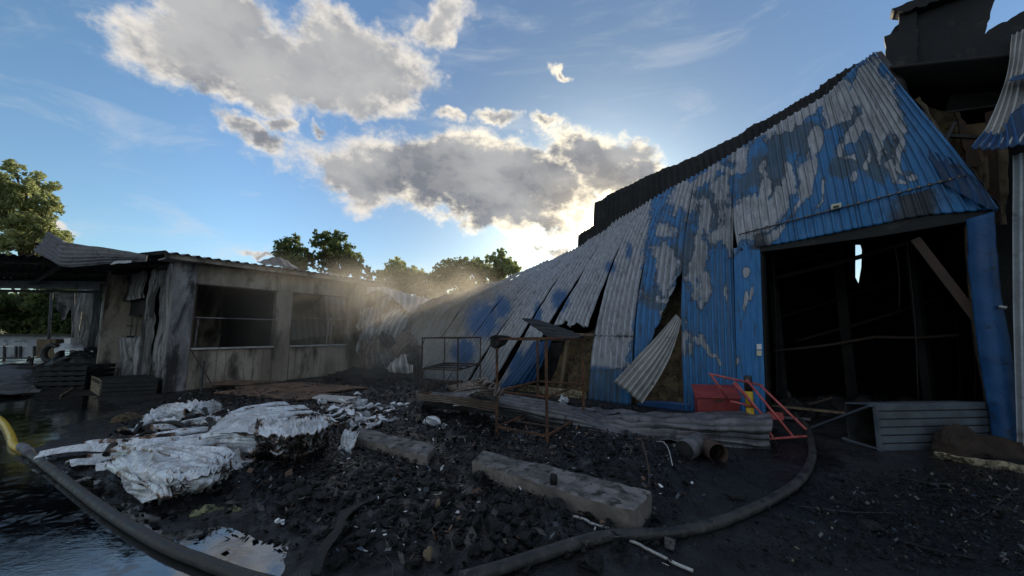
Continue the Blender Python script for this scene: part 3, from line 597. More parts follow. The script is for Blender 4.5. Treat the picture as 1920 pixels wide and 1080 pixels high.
# upper storey boards
tower = thing('burnt_roof_housing', 'black burnt roof housing of charred boards rising above the doorway', 'roof housing', zz(wp(1780, 300, 1.5), 5.2))
def tpoly(px, b, thick, mat, name, parent):
    q = []
    for i_, (a_, c_) in enumerate(zip(px, px[1:]+px[:1])):
        m_ = max(2, int(math.hypot(c_[0]-a_[0], c_[1]-a_[1])/9)); q += [(a_[0]+(c_[0]-a_[0])*j/m_+rng.normal()*(1.3 if j else 0), a_[1]+(c_[1]-a_[1])*j/m_+rng.normal()*(1.3 if j else 0)) for j in range(m_)]
    if np.isscalar(b): px = q
    k = MB(); k.quadbox([wp(u, v, bb if not np.isscalar(b) else b) for (u, v), bb in zip(px, b if not np.isscalar(b) else [0]*len(px))], wn*thick); return k.build(name, mat, parent, bevel=.004)
tpoly([(1668, 66), (1700, 22), (1860, -40), (1870, -20), (1848, 60), (1815, 130), (1770, 205), (1765, 300), (1690, 290), (1665, 148), (1661, 96), (1672, 80)], 2.2, .12, M['char_panel'], 'front_board', tower)
tpoly([(1672, 16), (1700, 4), (1860, -60), (1870, -40), (1700, 22), (1682, 20)], 2.0, .3, M['char_panel'], 'top_board', tower)
tpoly([(1664, 148), (1658, 68), (1684, 58), (1690, 10), (1720, 10), (1720, 140)], 2.1, .08, M['char_panel'], 'front_board', tower)
tpoly([(1812, 80), (1920, 20), (2080, -40), (2080, 60), (1900, 80), (1880, 190), (1770, 208)], 1.6, .1, M['char_panel'], 'side_board', tower)
tpoly([(1815, 85), (1905, 66), (1875, 195), (1772, 210)], 1.3, .06, M['char_panel'], 'hanging_board', tower)
tpoly([(1660, 130), (1700, 180), (1870, 200), (2050, 180), (2050, 420), (1890, 420), (1780, 330), (1700, 260)], 2.6, .15, M['soot_wall'], 'rear_board', tower)
tpoly([(1855, 200), (1880, 195), (2050, 180), (2080, 900), (1880, 900), (1860, 420)], 1.6, .1, M['soot_wall'], 'rear_board', tower)
# torn lining, boards and sheets between wall and housing
tpoly([(1700, 190), (1725, 180), (1800, 300), (1840, 360), (1812, 350), (1740, 260)], .9, .04, M['wood'], 'hanging_plank', tower)
tpoly([(1790, 210), (1800, 210), (1840, 300), (1835, 312), (1815, 312)], .9, .05, M['rust_dark'], 'hanging_plank', tower)
tpoly([(1720, 240), (1736, 236), (1790, 320), (1778, 322)], .6, .04, M['conc'], 'hanging_plank', tower)
C = [[wp(1874, 392, .14), wp(1855, 388, .5)], [wp(1800, 292, .16), wp(1775, 275, .6)], [wp(1715, 190, .16), wp(1700, 165, .5)], [wp(1640, 98, .16), wp(1650, 98, .3)]]
sheet('gable_flashing', patch(C, 12, 60), M['shedsteel'], hangar, crumple=.06, cs=2.5)
C = [[wp(1872, 396, -.08), wp(1830, 380, -.12), wp(1760, 340, -.05)], [wp(1868, 380, -.06), wp(1820, 345, -.1), wp(1745, 300, -.04)], [wp(1800, 295, .1), wp(1770, 268, .1), wp(1725, 240, .12)]]
sheet('torn_sheet', patch(C, 40, 20), M['blue'], hangar, ribs=4, amp=.03, crumple=.05, cs=2)
C = [[wp(1770, 352, -.08), wp(1790, 362, -.02), wp(1832, 390, 0)], [wp(1640, 385, -.06), wp(1720, 400, -.03), wp(1832, 392, 0)]]
for rows_, m_, sd_ in (([[(1700, 330), (1760, 360), (1850, 400)], [(1690, 260), (1760, 270), (1845, 330)], [(1690, 190), (1740, 200), (1800, 215)]], 'brown', 3), ([[(1800, 420), (1850, 420), (1890, 420)], [(1800, 330), (1850, 330), (1890, 330)], [(1790, 240), (1840, 230), (1880, 235)]], 'wood', 9)):
    sheet('torn_lining', patch([[wp(u, v, 1.15) for u, v in r] for r in rows_], 40, 40), M[m_], tower, crumple=.16, cs=2.5, seed=sd_)
for (a, c_, bb, w_) in (((1880, 190), (1905, 66), 1.2, .06), ((1770, 212), (1885, 196), 1.2, .05), ((1700, 250), (1870, 260), .9, .07), ((1855, 210), (1870, 420), .9, .08), ((1790, 230), (1740, 330), .8, .06)):
    k = MB(); k.beam(wp(*a, bb), wp(*c_, bb), w_, w_*.7); k.build('frame_bar', M['dark'] if w_ != .08 else M['rust_dark'], tower)
# neighbouring building at the right edge
nb = thing('neighbouring_hall', 'pale grey and blue ribbed hall wall at the right edge beyond the blue door post', 'building', zz(wp(1925, 860, -.1), 0))
def nsheet(rows, mat, name, nu, nv, ribs, amp=.03, crumple=.03):
    return sheet(name, patch([[wp(*c) for c in r] for r in rows], nu, nv), mat, nb, ribs=ribs, amp=amp, crumple=crumple, cs=2)
nsheet([[(1908, 860, -.25), (1960, 880, -.3), (2080, 930, -.4)], [(1899, 560, -.25), (1960, 560, -.3), (2080, 560, -.4)], [(1899, 292, -.25), (1960, 275, -.3), (2080, 240, -.4)]], M['palewall'], 'wall_sheet', 40, 40, 7)
nsheet([[(1822, 277, -.5), (1870, 278, -.55), (1935, 266, -.5), (2080, 240, -.5)], [(1852, 235, -.25), (1890, 240, -.3), (1960, 220, -.3), (2080, 200, -.3)], [(1885, 150, .0), (1915, 140, 0.), (1980, 120, 0), (2080, 100, 0)], [(1897, 66, .2), (1930, 50, .2), (1990, 20, .2), (2080, -20, .2)]], M['steel_pale'], 'lifted_sheet', 60, 50, 9, .04, .04)
nsheet([[(1820, 279, -.53), (1870, 281, -.58), (1935, 269, -.53), (2080, 243, -.53)], [(1845, 250, -.36), (1880, 250, -.40), (1915, 200, -.24), (2080, 160, -.2)]], M['blue'], 'blue_sheet_hem', 60, 20, 9, .04, .02)
nsheet([[(1890, 155, -.2), (1925, 150, -.25), (1990, 150, -.25)], [(1900, 146, -.1), (1935, 132, -.1), (1990, 110, -.1)]], M['blue'], 'blue_sheet_tongue', 20, 8, 2, .02, .02)

# junk on the hangar floor inside
for hi_, (u, v, bb, s_) in enumerate(((1480, 745, .8, .35), (1520, 752, 1.3, .3), (1560, 748, 1.8, .35), (1620, 745, 2.2, .3), (1700, 742, 2.5, .35), (1780, 740, 2.2, .3))):
    p = wp(u, v, bb); p[2] = 0; V = []; 
    t = np.linspace(0, 2*math.pi, 20, endpoint=False)
    rings = [np.stack([p[0]+s_*r*1.5*np.cos(t), p[1]+s_*r*np.sin(t), 0*t+z], -1) for r, z in ((1, 0), (.9, .12), (.7, .22), (.4, .3), (.05, .34))]
    V = np.vstack(rings); V = V+np.stack([fbm(V, 6, 3, 1), fbm(V, 6, 3, 2), fbm(V, 6, 3, 3)*.6], -1)*.13
    Fq = [(i*20+k, i*20+(k+1) % 20, (i+1)*20+(k+1) % 20, (i+1)*20+k) for i in range(4) for k in range(20)]
    o = link_mesh('ash_heap', V, Fq, M['char'], None, False); tag(o, ('ash heap inside the doorway nearest its left jamb', 'black ash heap inside the doorway behind the trolley end', 'black ash heap behind the pale plank in the doorway', 'ash heap inside the hangar behind the open flap of the grey cabinet', 'ash heap inside the hangar behind the middle of the grey cabinet', 'ash heap inside the hangar behind the right end of the grey cabinet')[hi_], 'ash heap', 'ash heaps inside the hangar doorway')
for i, (a, b_, c_, d_, bb, mt) in enumerate(((1445, 760, 1600, 776, .5, 'wood'), (1470, 772, 1560, 745, .9, 'rust_dark'), (1455, 790, 1520, 786, .2, 'steel'))):
    k = MB(); p, q = wp(a, b_, bb), wp(c_, d_, bb); p[2] = max(p[2], .06); q[2] = max(q[2], .05); k.beam(p, q, .09, .03); o = k.build('scorched_plank', M[mt], None)
    tag(o, ('pale scorched plank lying low across the doorway', 'dark rusty bar slanting across rubble inside the doorway', 'short grey metal strip on the threshold')[i], 'plank')

# ------------------------------------------------------------------ shed on the left
A = gnd(312, 737); B = gnd(690, 698); fd = B-A; fL = np.linalg.norm(fd); fd /= fL; fn = np.array([-fd[1], fd[0], 0.])
if fn[1] < 0: fn = -fn
sdv = np.array([-fd[1], fd[0], 0.]);
if sdv[1] < 0: sdv = -sdv
def fp(u, v, b=0.): return onplane(u, v, A+fn*b, fn)
shed = thing('burnt_shed', 'low burnt-out shed with two wide empty window openings and wavy sheet roof', 'shed', A)
def fbox(px, b, thick, mat, name, bevel=.006): k = MB(); k.quadbox([fp(u, v, b) for u, v in px], fn*thick); return k.build(name, mat, shed, bevel=bevel)
ZE = fp(345, 492)[2]; ZT = ZE
def fz(u, z, b=0.):
    """point of the facade plane under pixel column u at height z"""
    p = fp(u, 640, b); return np.array([p[0], p[1], z])
zs = fp(358, 655)[2]; zt = fp(360, 531)[2]
def fcol(u0, u1, z0, z1, b, th, mat, name): k = MB(); k.quadbox([fz(u0, z0, b), fz(u1, z0, b), fz(u1, z1, b), fz(u0, z1, b)], fn*th); return k.build(name, mat, shed, bevel=.006)
fcol(314, 357, 0, ZE, 0, .16, M['shedsteel'], 'corner_pier')
fcol(513, 543, 0, ZE, -.03, .2, M['shedwall'], 'pier')
fcol(650, 684, 0, ZE, -.02, .18, M['shedwall'], 'pier')
fcol(357.5, 512.5, 0, zs, 0, .12, M['shedwall'], 'apron_wall'); fcol(543.5, 649.5, 0, zs, 0, .12, M['shedwall'], 'apron_wall')
fcol(357.5, 512.5, zt, ZE, 0, .12, M['shedwall'], 'window_head'); fcol(543.5, 649.5, zt, ZE, 0, .12, M['shedwall'], 'window_head')
for u0, u1 in ((357, 513), (543, 650)):
    z_ = fp((u0+u1)/2, 597)[2]
    k = MB(); k.beam(fz(u0, zs+.012, -.04), fz(u1, zs+.012, -.04), .12, .05); k.build('sill', M['steel_pale'], shed, bevel=.004)
    k = MB(); k.beam(fz(u0, z_, .05), fz(u1, z_, .05), .04, .03); k.build('window_rail', M['shedsteel'], shed)
    k = MB(); k.beam(fz(u0+1, zs, .02), fz(u0+1, zt, .02), .04, .05); k.build('window_jamb', M['rust_dark'], shed)
    k = MB(); k.beam(fz(u0, zt-.02, -.03), fz(u1, zt-.02, -.03), .1, .04); k.build('window_trim', M['rust_dark'], shed)
for u in (366, 612, 619):
    k = MB(); k.beam(fz(u, zs, .1), fz(u+2, fp(u, 597)[2], .1), .03, .03); k.build('bent_bar', M['shedsteel'], shed)
# vertical cladding boards below windows (thin joints)
for u0, u1 in ((358, 512), (544, 649)):
    n = 9
    for i in range(n):
        a = u0+(u1-u0)*i/n+.6; c_ = u0+(u1-u0)*(i+1)/n-.6; k = MB(); k.quadbox([fz(a, .05, -.018), fz(c_, .05, -.018), fz(c_, zs-.05, -.018), fz(a, zs-.05, -.018)], fn*.012); k.build('cladding_board', M['shedwall'], shed)
# eave fascia and roof
e0 = fz(300, ZE, -.45); e1 = fz(692, ZE, -.45)
def along(s, b, z): return np.array([*(A+fd*s+fn*b)[:2], z])
k = MB(); k.quadbox([along(-.45, -.4, ZE), along(fL+.35, -.4, ZE), along(fL+.35, -.4, ZE+.13), along(-.45, -.4, ZE+.13)], fn*.04); k.build('fascia', M['shedwall'], shed, bevel=.006)
k = MB(); k.quadbox([along(-.4, -.36, ZE), along(fL+.3, -.36, ZE), along(fL+.3, .3, ZE), along(-.4, .3, ZE)], np.array([0, 0, .04])); k.build('soffit', M['shedsteel'], shed)
SD = 4.6
nu = 420; s_ = np.linspace(-.5, fL+.45, nu); rows = []
for b_, dz_ in ((-.5, .15), (1.0, .27), (3, .42), (SD+.3, .5)): rows.append([along(s, b_, ZE+dz_) for s in s_])
P = cr(np.array(rows), 14); P[..., 2] += .035*np.cos(s_*2*math.pi/.24)[None]+.03*fbm(P, .7, 3, 5)
r_ = link_mesh('roof_sheet', P.reshape(-1, 3), gridfaces(nu, 14), M['steel'], shed, True); r_.modifiers.new('s', 'SOLIDIFY').thickness = .006
# bent sheet rising from the roof
C = [[along(fL*.30, -.3, ZE+.20), along(fL*.42, -.3, ZE+.22), along(fL*.52, -.3, ZE+.2)], [along(fL*.32, .3, ZE+.35), along(fL*.43, .3, ZE+.62), along(fL*.56, .3, ZE+.25)]]
sheet('lifted_roof_sheet', patch(C, 30, 10), M['steel'], shed, ribs=6, amp=.03, wave='cos')
# inside: rear wall behind first window only, left side wall cladding, floor junk
k = MB(); k.quadbox([along(-.5, SD, 0), along(fL*.52, SD, 0), along(fL*.52, SD, ZE+.3), along(-.5, SD, ZE+.3)], fn*.1); k.build('rear_wall', M['shedwall'], shed)
k = MB(); k.quadbox([along(fL*.44, .2, 0), along(fL*.44, SD-.01, 0), along(fL*.44, SD-.01, ZE+.3), along(fL*.44, .2, ZE+.2)], fd*.08); k.build('partition', M['soot_wall'], shed)
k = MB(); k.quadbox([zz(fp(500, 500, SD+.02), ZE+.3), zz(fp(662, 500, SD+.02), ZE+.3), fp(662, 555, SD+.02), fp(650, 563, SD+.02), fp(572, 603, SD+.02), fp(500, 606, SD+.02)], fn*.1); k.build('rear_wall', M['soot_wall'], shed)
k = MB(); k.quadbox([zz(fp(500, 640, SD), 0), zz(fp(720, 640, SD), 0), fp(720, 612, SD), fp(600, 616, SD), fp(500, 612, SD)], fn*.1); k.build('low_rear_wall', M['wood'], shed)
k = MB(); k.quadbox([along(fL-.1, .2, 0), along(fL-.1, SD, 0), along(fL-.1, SD, 1.9), along(fL-.1, .2, 1.5)], fd*.08); k.build('end_wall', M['shedwall'], shed)
for s in (.12, .3, .62, .85):
    k = MB(); k.beam(along(fL*s, .2, ZE+.05), along(fL*s, SD, ZE+.3), .08, .14); k.build('rafter', M['char'], shed)
# side wall: warped cladding sheets one beside the other with gaps
def side(s, z, out=0.): p = A+sdv*s-fd*out; return np.array([p[0], p[1], z])
SL = 4.9
def sfrompx(u):  # distance along side wall for pixel column
    n = fd; p = onplane(u, 640, A, n); return float((p-A)@sdv)
k = MB(); k.quadbox([side(.1, 0, -.14), side(SL, 0, -.14), side(SL, ZE+.2, -.14), side(.1, ZE+.2, -.14)], fd*.05)
# backing has a small window opening: built of four pieces round it
sw0, sw1 = sorted((sfrompx(226), sfrompx(255))); pw = onplane(240, 630, A, fd); pv = onplane(240, 590, A, fd); zb, zu = pw[2], pv[2]
for (a, c_, z0, z1) in ((.1, sw0, 0, ZE), (sw1, SL, 0, ZE), (sw0, sw1, 0, zb), (sw0, sw1, zu, ZE)):
    k = MB(); k.quadbox([side(a, z0, -.12), side(c_, z0, -.12), side(c_, z1, -.12), side(a, z1, -.12)], fd*.05); k.build('side_wall_board', M['char_panel'], shed)
for i in range(4):
    s = sw0+(sw1-sw0)*i/3; k = MB(); k.beam(side(s, zb, -.1), side(s, zu, -.1), .02, .02); k.build('window_bar', M['dark'], shed)
for i in range(3):
    z = zb+(zu-zb)*i/2; k = MB(); k.beam(side(sw0, z, -.1), side(sw1, z, -.1), .02, .02); k.build('window_bar', M['dark'], shed)
edges = [(317, 258), (292, 262), (262, 250)]
def clad(us, ue, v0, v1, seed, mat, warp=.12, ribs=5, gap=0):
    s0, s1 = sfrompx(us), sfrompx(ue)
    rows = []
    for t in np.linspace(0, 1, 5):
        z = v0+(v1-v0)*t; row = []
        for q in np.linspace(0, 1, 4):
            s = s0+(s1-s0)*q; w_ = warp*math.sin(t*3+seed)*math.sin(q*2.2+seed*2); row.append(side(s+.14*math.sin(t*4.2+seed*3), z, .05+abs(w_)))
        rows.append(row)
    return sheet('side_cladding', patch(rows, ribs*8+1, 40), mat, shed, ribs=ribs, amp=.035, crumple=.07, cs=1.6, wave='cos', seed=int(seed*3))
clad(314, 292, 0, ZE, 1, M['shedsteel'], .05, 4); clad(292, 268, 0, ZE-.05, 2, M['shedsteel'], .10, 5); clad(270, 258, 0, zb, 3, M['shedsteel'], .08, 2)
clad(266, 224, ZE-.9, ZE-.02, 4, M['shedsteel'], .08, 6); clad(260, 228, 0, zb-.05, 5, M['shedsteel'], .1, 4); clad(226, 200, .2, ZE-.1, 6, M['steel_pale'], .18, 4)
clad(200, 184, .1, ZE-.1, 7, M['shedsteel'], .1, 3); clad(184, 168, .1, ZE-.1, 7.4, M['char_panel'], .1, 3); clad(170, 152, .1, ZE-.1, 8, M['shedsteel'], .14, 3); clad(152, 138, .1, ZE-.1, 9, M['shedsteel'], .14, 3)
# charred lean against base
k = MB(); k.beam(fp(356, 653, -.3), fp(408, 738, -.5), .03, .03)
k.build('leaning_rod', M['rust_dark'], shed)
k = MB(); k.beam(gnd(377, 735), gnd(377, 735)+np.array([0, 0, .85]), .04, .04); o = k.build('short_post', M['dark'], None); tag(o, 'short dark steel post standing before the shed wall', 'post')

# canopy left of the shed
can = thing('burnt_canopy', 'burnt sheet canopy on thin posts left of the shed', 'canopy', side(2.2, 0, 4))
ZC = ZE+.12
cA, cB, cC, cD = gnd(-260, 468, ZC), gnd(322, 486, ZC), gnd(262, 524, ZC), gnd(-260, 519, ZC)
P = patch([[cA, cB], [cD, cC]], 260, 14); xx = P[..., 0]; P[..., 2] += .025*np.cos(xx*2*math.pi/.22)+.05*fbm(P, .8, 3, 4)
o = link_mesh('roof_sheet', P.reshape(-1, 3), gridfaces(260, 14), M['char_panel'], can, True); o.modifiers.new('s', 'SOLIDIFY').thickness = .01
dn = np.array([0, 0, -1.])
for f in (.12, .5, .9):
    k = MB(); k.beam(cA*(1-f)+cD*f+dn*.1, cB*(1-f)+cC*f+dn*.1, .07, .1); k.build('purlin', M['char'], can)
for f in (.2, .6, .95):
    k = MB(); k.beam(cA*(1-f)+cB*f+dn*.2+[0, .2, 0], cD*(1-f)+cC*f+dn*.2, .08, .1); k.build('canopy_beam', M['char'], can)
k = MB(); k.quadbox([cD+dn*.06, cC+dn*.06, cC+dn*.42, cD+dn*.36], (0, .05, 0)); k.build('rear_fascia', M['palewall'], can)
k = MB(); k.beam(cD+dn*.46, cC+dn*.52, .06, .1); k.build('rear_rail', M['dark'], can)
for (u0, v0, u1) in ((88, 688, 100), (136, 690, 140), (-180, 700, -176)):
    p = gnd(u0, v0); q = aty(u1, 530, p[1]); q[2] = ZC-.1; k = MB(); k.tube([p, q], .055, 8); k.build('post', M['dark'], can, True)
yc = 0
def cy(u, v, y): return aty(u, v, y)
# curled sheet on top of the canopy, placed by sight lines at its own distance
yf = gnd(100, 472, ZC)[1]-.1; yo = yf-10.8
_cy = cy
cy = lambda u, v, y: _cy(u, v, y+yo)
C = [[cy(60, 470, 11.2), cy(75, 452, 11.3), cy(88, 433, 11.4)], [cy(90, 486, 10.8), cy(100, 468, 10.95), cy(117, 450, 11.1)], [cy(120, 499, 10.4), cy(119, 478, 10.6), cy(118, 452, 10.9)], [cy(200, 493, 10.3), cy(198, 478, 10.4), cy(195, 462, 10.7)], [cy(272, 487, 10.2), cy(274, 482, 10.3), cy(277, 477, 10.5)]]
o = sheet('curled_sheet', patch(C, 49, 70), M['steel'], can, ribs=6, amp=.045, wave='cos', crumple=.02)
C = [[cy(208, 498, 10.1), cy(225, 494, 10.1), cy(245, 492, 10.1)], [cy(212, 491, 10.2), cy(228, 488, 10.2), cy(246, 487, 10.2)]]
sheet('torn_flashing', patch(C, 20, 8), M['steel_pale'], can, crumple=.05, cs=6)
C = [[cy(107, 575, 13.5), cy(120, 600, 13.5), cy(135, 580, 13.5)], [cy(104, 548, 13.5), cy(122, 548, 13.5), cy(140, 550, 13.5)]]
cy = _cy
sheet('hanging_rag', patch(C, 20, 20), M['shedsteel'], can, crumple=.1, cs=5)

# ------------------------------------------------------------------ building behind, with pale collapsed roof
bb_ = thing('collapsed_outbuilding', 'pale sheet roof of a collapsed outbuilding between shed and hangar', 'building', (-6, 19, 0))
C = [[cy(500, 512, 23), cy(610, 512, 21), cy(700, 532, 19.5), cy(815, 563, 18)], [cy(520, 560, 19.5), cy(620, 560, 18.5), cy(710, 572, 17), cy(800, 580, 16.8)], [cy(530, 640, 16.8), cy(625, 628, 16.4), cy(720, 615, 16), cy(770, 602, 15.8)]]
sheet('roof_sheet', patch(C, 120, 40), M['steel_pale'], bb_, ribs=26, amp=.03, crumple=.08, cs=.8)
C = [[cy(682, 700, 15), cy(720, 702, 14.6), cy(770, 706, 14.2)], [cy(690, 640, 15.2), cy(725, 640, 14.9), cy(775, 650, 14.5)], [cy(700, 590, 15.5), cy(735, 580, 15.2), cy(765, 600, 15.2)]]
sheet('crumpled_wall', patch(C, 40, 40), M['rusty_sheet'], bb_, ribs=9, amp=.07, crumple=.4, cs=2.4, seed=3)
C = [[cy(690, 640, 14.6), cy(700, 660, 14.2), cy(722, 690, 14)], [cy(715, 590, 14.9), cy(722, 610, 14.5), cy(738, 640, 14.3)], [cy(738, 562, 15.3), cy(750, 570, 15), cy(768, 590, 14.8)]]
sheet('folded_sheet', patch(C, 40, 40), M['rusty_sheet'], bb_, ribs=7, amp=.07, crumple=.2, cs=2.6, seed=8)
C = [[cy(725, 690, 13.8), cy(760, 690, 13.6), cy(775, 680, 13.5)], [cy(705, 640, 14.4), cy(745, 632, 14.3), cy(775, 640, 14.2)]]
sheet('folded_sheet', patch(C, 30, 30), M['rusty_sheet'], bb_, ribs=7, amp=.07, crumple=.28, cs=2.6, seed=12)
C = [[cy(655, 720, 15.6), cy(700, 715, 15.4), cy(740, 710, 15.4)], [cy(665, 640, 15.8), cy(700, 625, 15.6), cy(740, 600, 15.6)], [cy(680, 560, 16.2), cy(710, 545, 16.2), cy(740, 560, 16.2)]]
sheet('gable_sheet', patch(C, 30, 30), M['steel_pale'], bb_, ribs=6, amp=.03, crumple=.2, cs=1.8, seed=22)
C = [[cy(742, 600, 15.0), cy(790, 582, 15.4), cy(850, 560, 16)], [cy(770, 585, 15.8), cy(815, 565, 16.2), cy(880, 545, 16.8)]]
sheet('rolled_sheet', patch(C, 40, 14), M['rusty_sheet'], bb_, ribs=8, amp=.03, crumple=.12, cs=1.6, seed=31)
for i, (a, c_) in enumerate((((684, 556), (707, 545)), ((690, 570), (730, 552)), ((676, 590), (704, 560)), ((600, 600), (650, 620)), ((560, 640), (640, 655)))):
    k = MB(); k.beam(cy(*a, 15.4), cy(*c_, 15.6), .05, .05); k.build('bent_strut', M['steel'], bb_)

for i, (u, v, y, sx, sz, rot, mt) in enumerate(((705, 655, 14.3, .7, .9, .3, 'rusty_sheet'), (735, 610, 14.6, .6, .7, -.5, 'steel_pale'), (715, 685, 13.8, .8, .5, .8, 'steel'), (755, 650, 13.9, .6, .6, -.9, 'rusty_sheet'), (695, 620, 14.8, .5, .9, .1, 'steel_pale'), (748, 690, 13.4, .6, .4, .5, 'steel_pale'), (725, 640, 14.0, .4, .6, 1.2, 'char_panel'), (770, 675, 13.5, .4, .5, .2, 'char_panel'))):
    c = cy(u, v, y); a_ = np.array([math.cos(rot), -.35, .5*math.sin(rot)])*sx; b_ = np.array([-.6*math.sin(rot), .3, math.cos(rot)])*sz
    P = patch([[c-a_-b_, c-b_+[0, -.15, 0], c+a_-b_], [c-a_, c+[0, -.35, .1], c+a_], [c-a_+b_, c+b_+[0, .1, 0], c+a_+b_]], 40, 40); P[..., 2] = np.maximum(P[..., 2], .05)
    sheet('crumpled_sheet', P, M[mt], bb_, ribs=6, amp=.05, crumple=.16, cs=2.6, seed=70+i)
# ------------------------------------------------------------------ trees
def tree(name, label, base, H_, clumps, nleaf, lsize, mat, trunk_r=.16, cat='tree', group=None, seed=0):
    if cat == 'tree': clumps = [(np.array([c[0], c[1], c[2]+.25]), q*1.3) for c, q in clumps]
    r = np.random.default_rng(seed); t = thing(name, label, cat, base, group); base = np.asarray(base, float)
    k = MB(); top = base+np.array([0, 0, H_*.92]); path = cr(np.array([base, base+np.array([.15, 0, H_*.4]), top]), 10)
    k.tube(path, np.linspace(trunk_r, trunk_r*.15, 10), 7)
    for c, rad in clumps:
        c = np.asarray(c, float); s = path[int(np.clip((c[2]-base[2])/H_*9-2, 1, 8))]; k.tube(cr(np.array([s, (s+c)/2+np.array([0, 0, .1*H_*.1]), c]), 6), np.linspace(trunk_r*.4, trunk_r*.08, 6), 5)
        for _ in range(5):
            q = c+r.normal(size=3)*rad*.55; k.tube([c*.6+s*.4, (c+q)/2, q], [trunk_r*.15, trunk_r*.09, trunk_r*.03], 4)
    k.build('trunk', M['bark'], t, True)
    w = np.array([cl[1]**2 for cl in clumps]); w /= w.sum(); idx = r.choice(len(clumps), nleaf, p=w)
    C0 = np.array([c for c, _ in clumps]); R0 = np.array([q for _, q in clumps])
    d = r.normal(size=(nleaf, 3)); d /= np.linalg.norm(d, axis=1)[:, None]; rr = r.random(nleaf)**.45
    # leaves sit on twigs: sub-cluster
    sub = r.normal(size=(len(clumps), 26, 3)); sub /= np.linalg.norm(sub, axis=2)[..., None]; sub *= (r.random((len(clumps), 26, 1))**.4)
    P0 = C0[idx]+R0[idx][:, None]*(sub[idx, r.integers(0, 26, nleaf)]*1.0+d*rr[:, None]*.30)*np.array([1, 1, .9])
    a = r.normal(size=(nleaf, 3)); a /= np.linalg.norm(a, axis=1)[:, None]; b_ = np.cross(a, r.normal(size=(nleaf, 3))); b_ /= np.linalg.norm(b_, axis=1)[:, None]
    sz = lsize*(.5+r.random(nleaf))[:, None]; V = np.stack([P0-a*sz, P0-b_*sz*.55, P0+a*sz, P0+b_*sz*.55], 1).reshape(-1, 3)
    link_mesh('crown', V, np.arange(nleaf*4).reshape(-1, 4), mat, t); return t
def crown_px(cl, y, r_):
    out = []
    for u, v, rp in cl:
        p = aty(u, v, y); p[1] += r_.normal()*.8; out.append((p, rp/700*y))
    return out
r0 = np.random.default_rng(3)
tree('tall_tree', 'tall sunlit yellow-green tree above the canopy at the left edge', (aty(30, 620, 34)*[1, 1, 0]), 17, crown_px([(20, 345, 26), (45, 370, 26), (75, 395, 22), (30, 400, 34), (60, 430, 30), (-10, 370, 30), (-20, 420, 36), (90, 385, 14), (98, 425, 12), (15, 450, 36), (20, 320, 14), (50, 455, 28), (85, 450, 18), (100, 400, 8), (70, 360, 14), (-30, 460, 30)], 34, r0), 26000, .15, M['leaf_y'], .3, seed=1)
tree('slender_tree', 'small slender tree showing above the left end of the shed roof peak', (aty(547, 620, 27)*[1, 1, 0]), 8, crown_px([(547, 455, 10), (538, 470, 16), (552, 478, 16), (545, 492, 22), (530, 490, 10), (562, 488, 12), (575, 480, 8), (556, 505, 16)], 27, r0), 3200, .12, M['leaf'], .12, seed=2)
tree('forked_tree', 'taller forked tree above the middle of the shed roof', (aty(625, 620, 28)*[1, 1, 0]), 9, crown_px([(600, 455, 14), (612, 447, 14), (598, 470, 16), (640, 452, 10), (637, 470, 16), (620, 490, 26), (655, 485, 18), (668, 495, 12), (600, 495, 18), (645, 505, 22), (672, 512, 14), (685, 518, 10), (588, 508, 12)], 28, r0), 7500, .12, M['leaf'], .16, seed=3)
for i, (lab, bx, cl, m_) in enumerate((
    ('bushy tree at the left end of the tree line behind the hangar', 745, [(735, 515, 12), (750, 510, 14), (740, 530, 22), (760, 530, 20), (728, 535, 12), (755, 545, 24), (775, 520, 12), (735, 555, 22)], 'leaf_y'),
    ('low rounded tree in the dip of the tree line', 795, [(790, 525, 14), (808, 520, 12), (785, 540, 20), (812, 535, 18), (800, 552, 22), (820, 550, 18)], 'leaf_y'),
    ('broad dark tree in the middle of the tree line', 860, [(835, 510, 14), (850, 502, 14), (868, 500, 16), (885, 503, 14), (842, 525, 22), (870, 522, 26), (895, 520, 18), (855, 545, 26), (885, 540, 22), (830, 540, 18)], 'leaf'),
    ('pine-like tree with open top at the right end of the tree line', 940, [(940, 478, 8), (935, 490, 10), (950, 492, 10), (925, 498, 10), (945, 505, 16), (962, 505, 10), (922, 512, 14), (960, 518, 12), (940, 522, 18), (915, 525, 16), (935, 540, 22), (905, 505, 12)], 'leaf_y'),
    ('hazy tree just right of the pine-like tree, mostly behind the hangar', 985, [(975, 548, 14), (995, 545, 14), (985, 560, 20), (960, 560, 20)], 'leaf'))):
    tree('woodland_tree', lab, (aty(bx, 620, 33+i)*[1, 1, 0]), 7.5, crown_px(cl, 33+i, r0), 7000, .14, M[m_], .16, group='trees in the line behind the hangar', seed=10+i)
for i, u in enumerate((15, 60, 105, 150, -40, 205, 245)):
    cl = [(u+r0.normal()*16, 548+r0.random()*70, 22+r0.random()*10) for _ in range(12)]
    tree('bush', ('dark bush behind the pale wall under the canopy, at the left edge', 'dark bush second from the left edge behind the pale wall', 'dark bush behind the canopy post', 'dark bush behind the far corner of the shed', 'dark bush just outside the left edge', 'dark bush behind the shed, seen past the warped cladding', 'bush seen through the small barred window of the shed')[i], (aty(u, 628, 22)*[1, 1, 0]), 2.6, crown_px(cl, 22, r0), 9000, .11, M['leaf_d' if i % 2 else 'leaf'], .07, cat='bush', group='bushes behind the pale wall', seed=30+i)

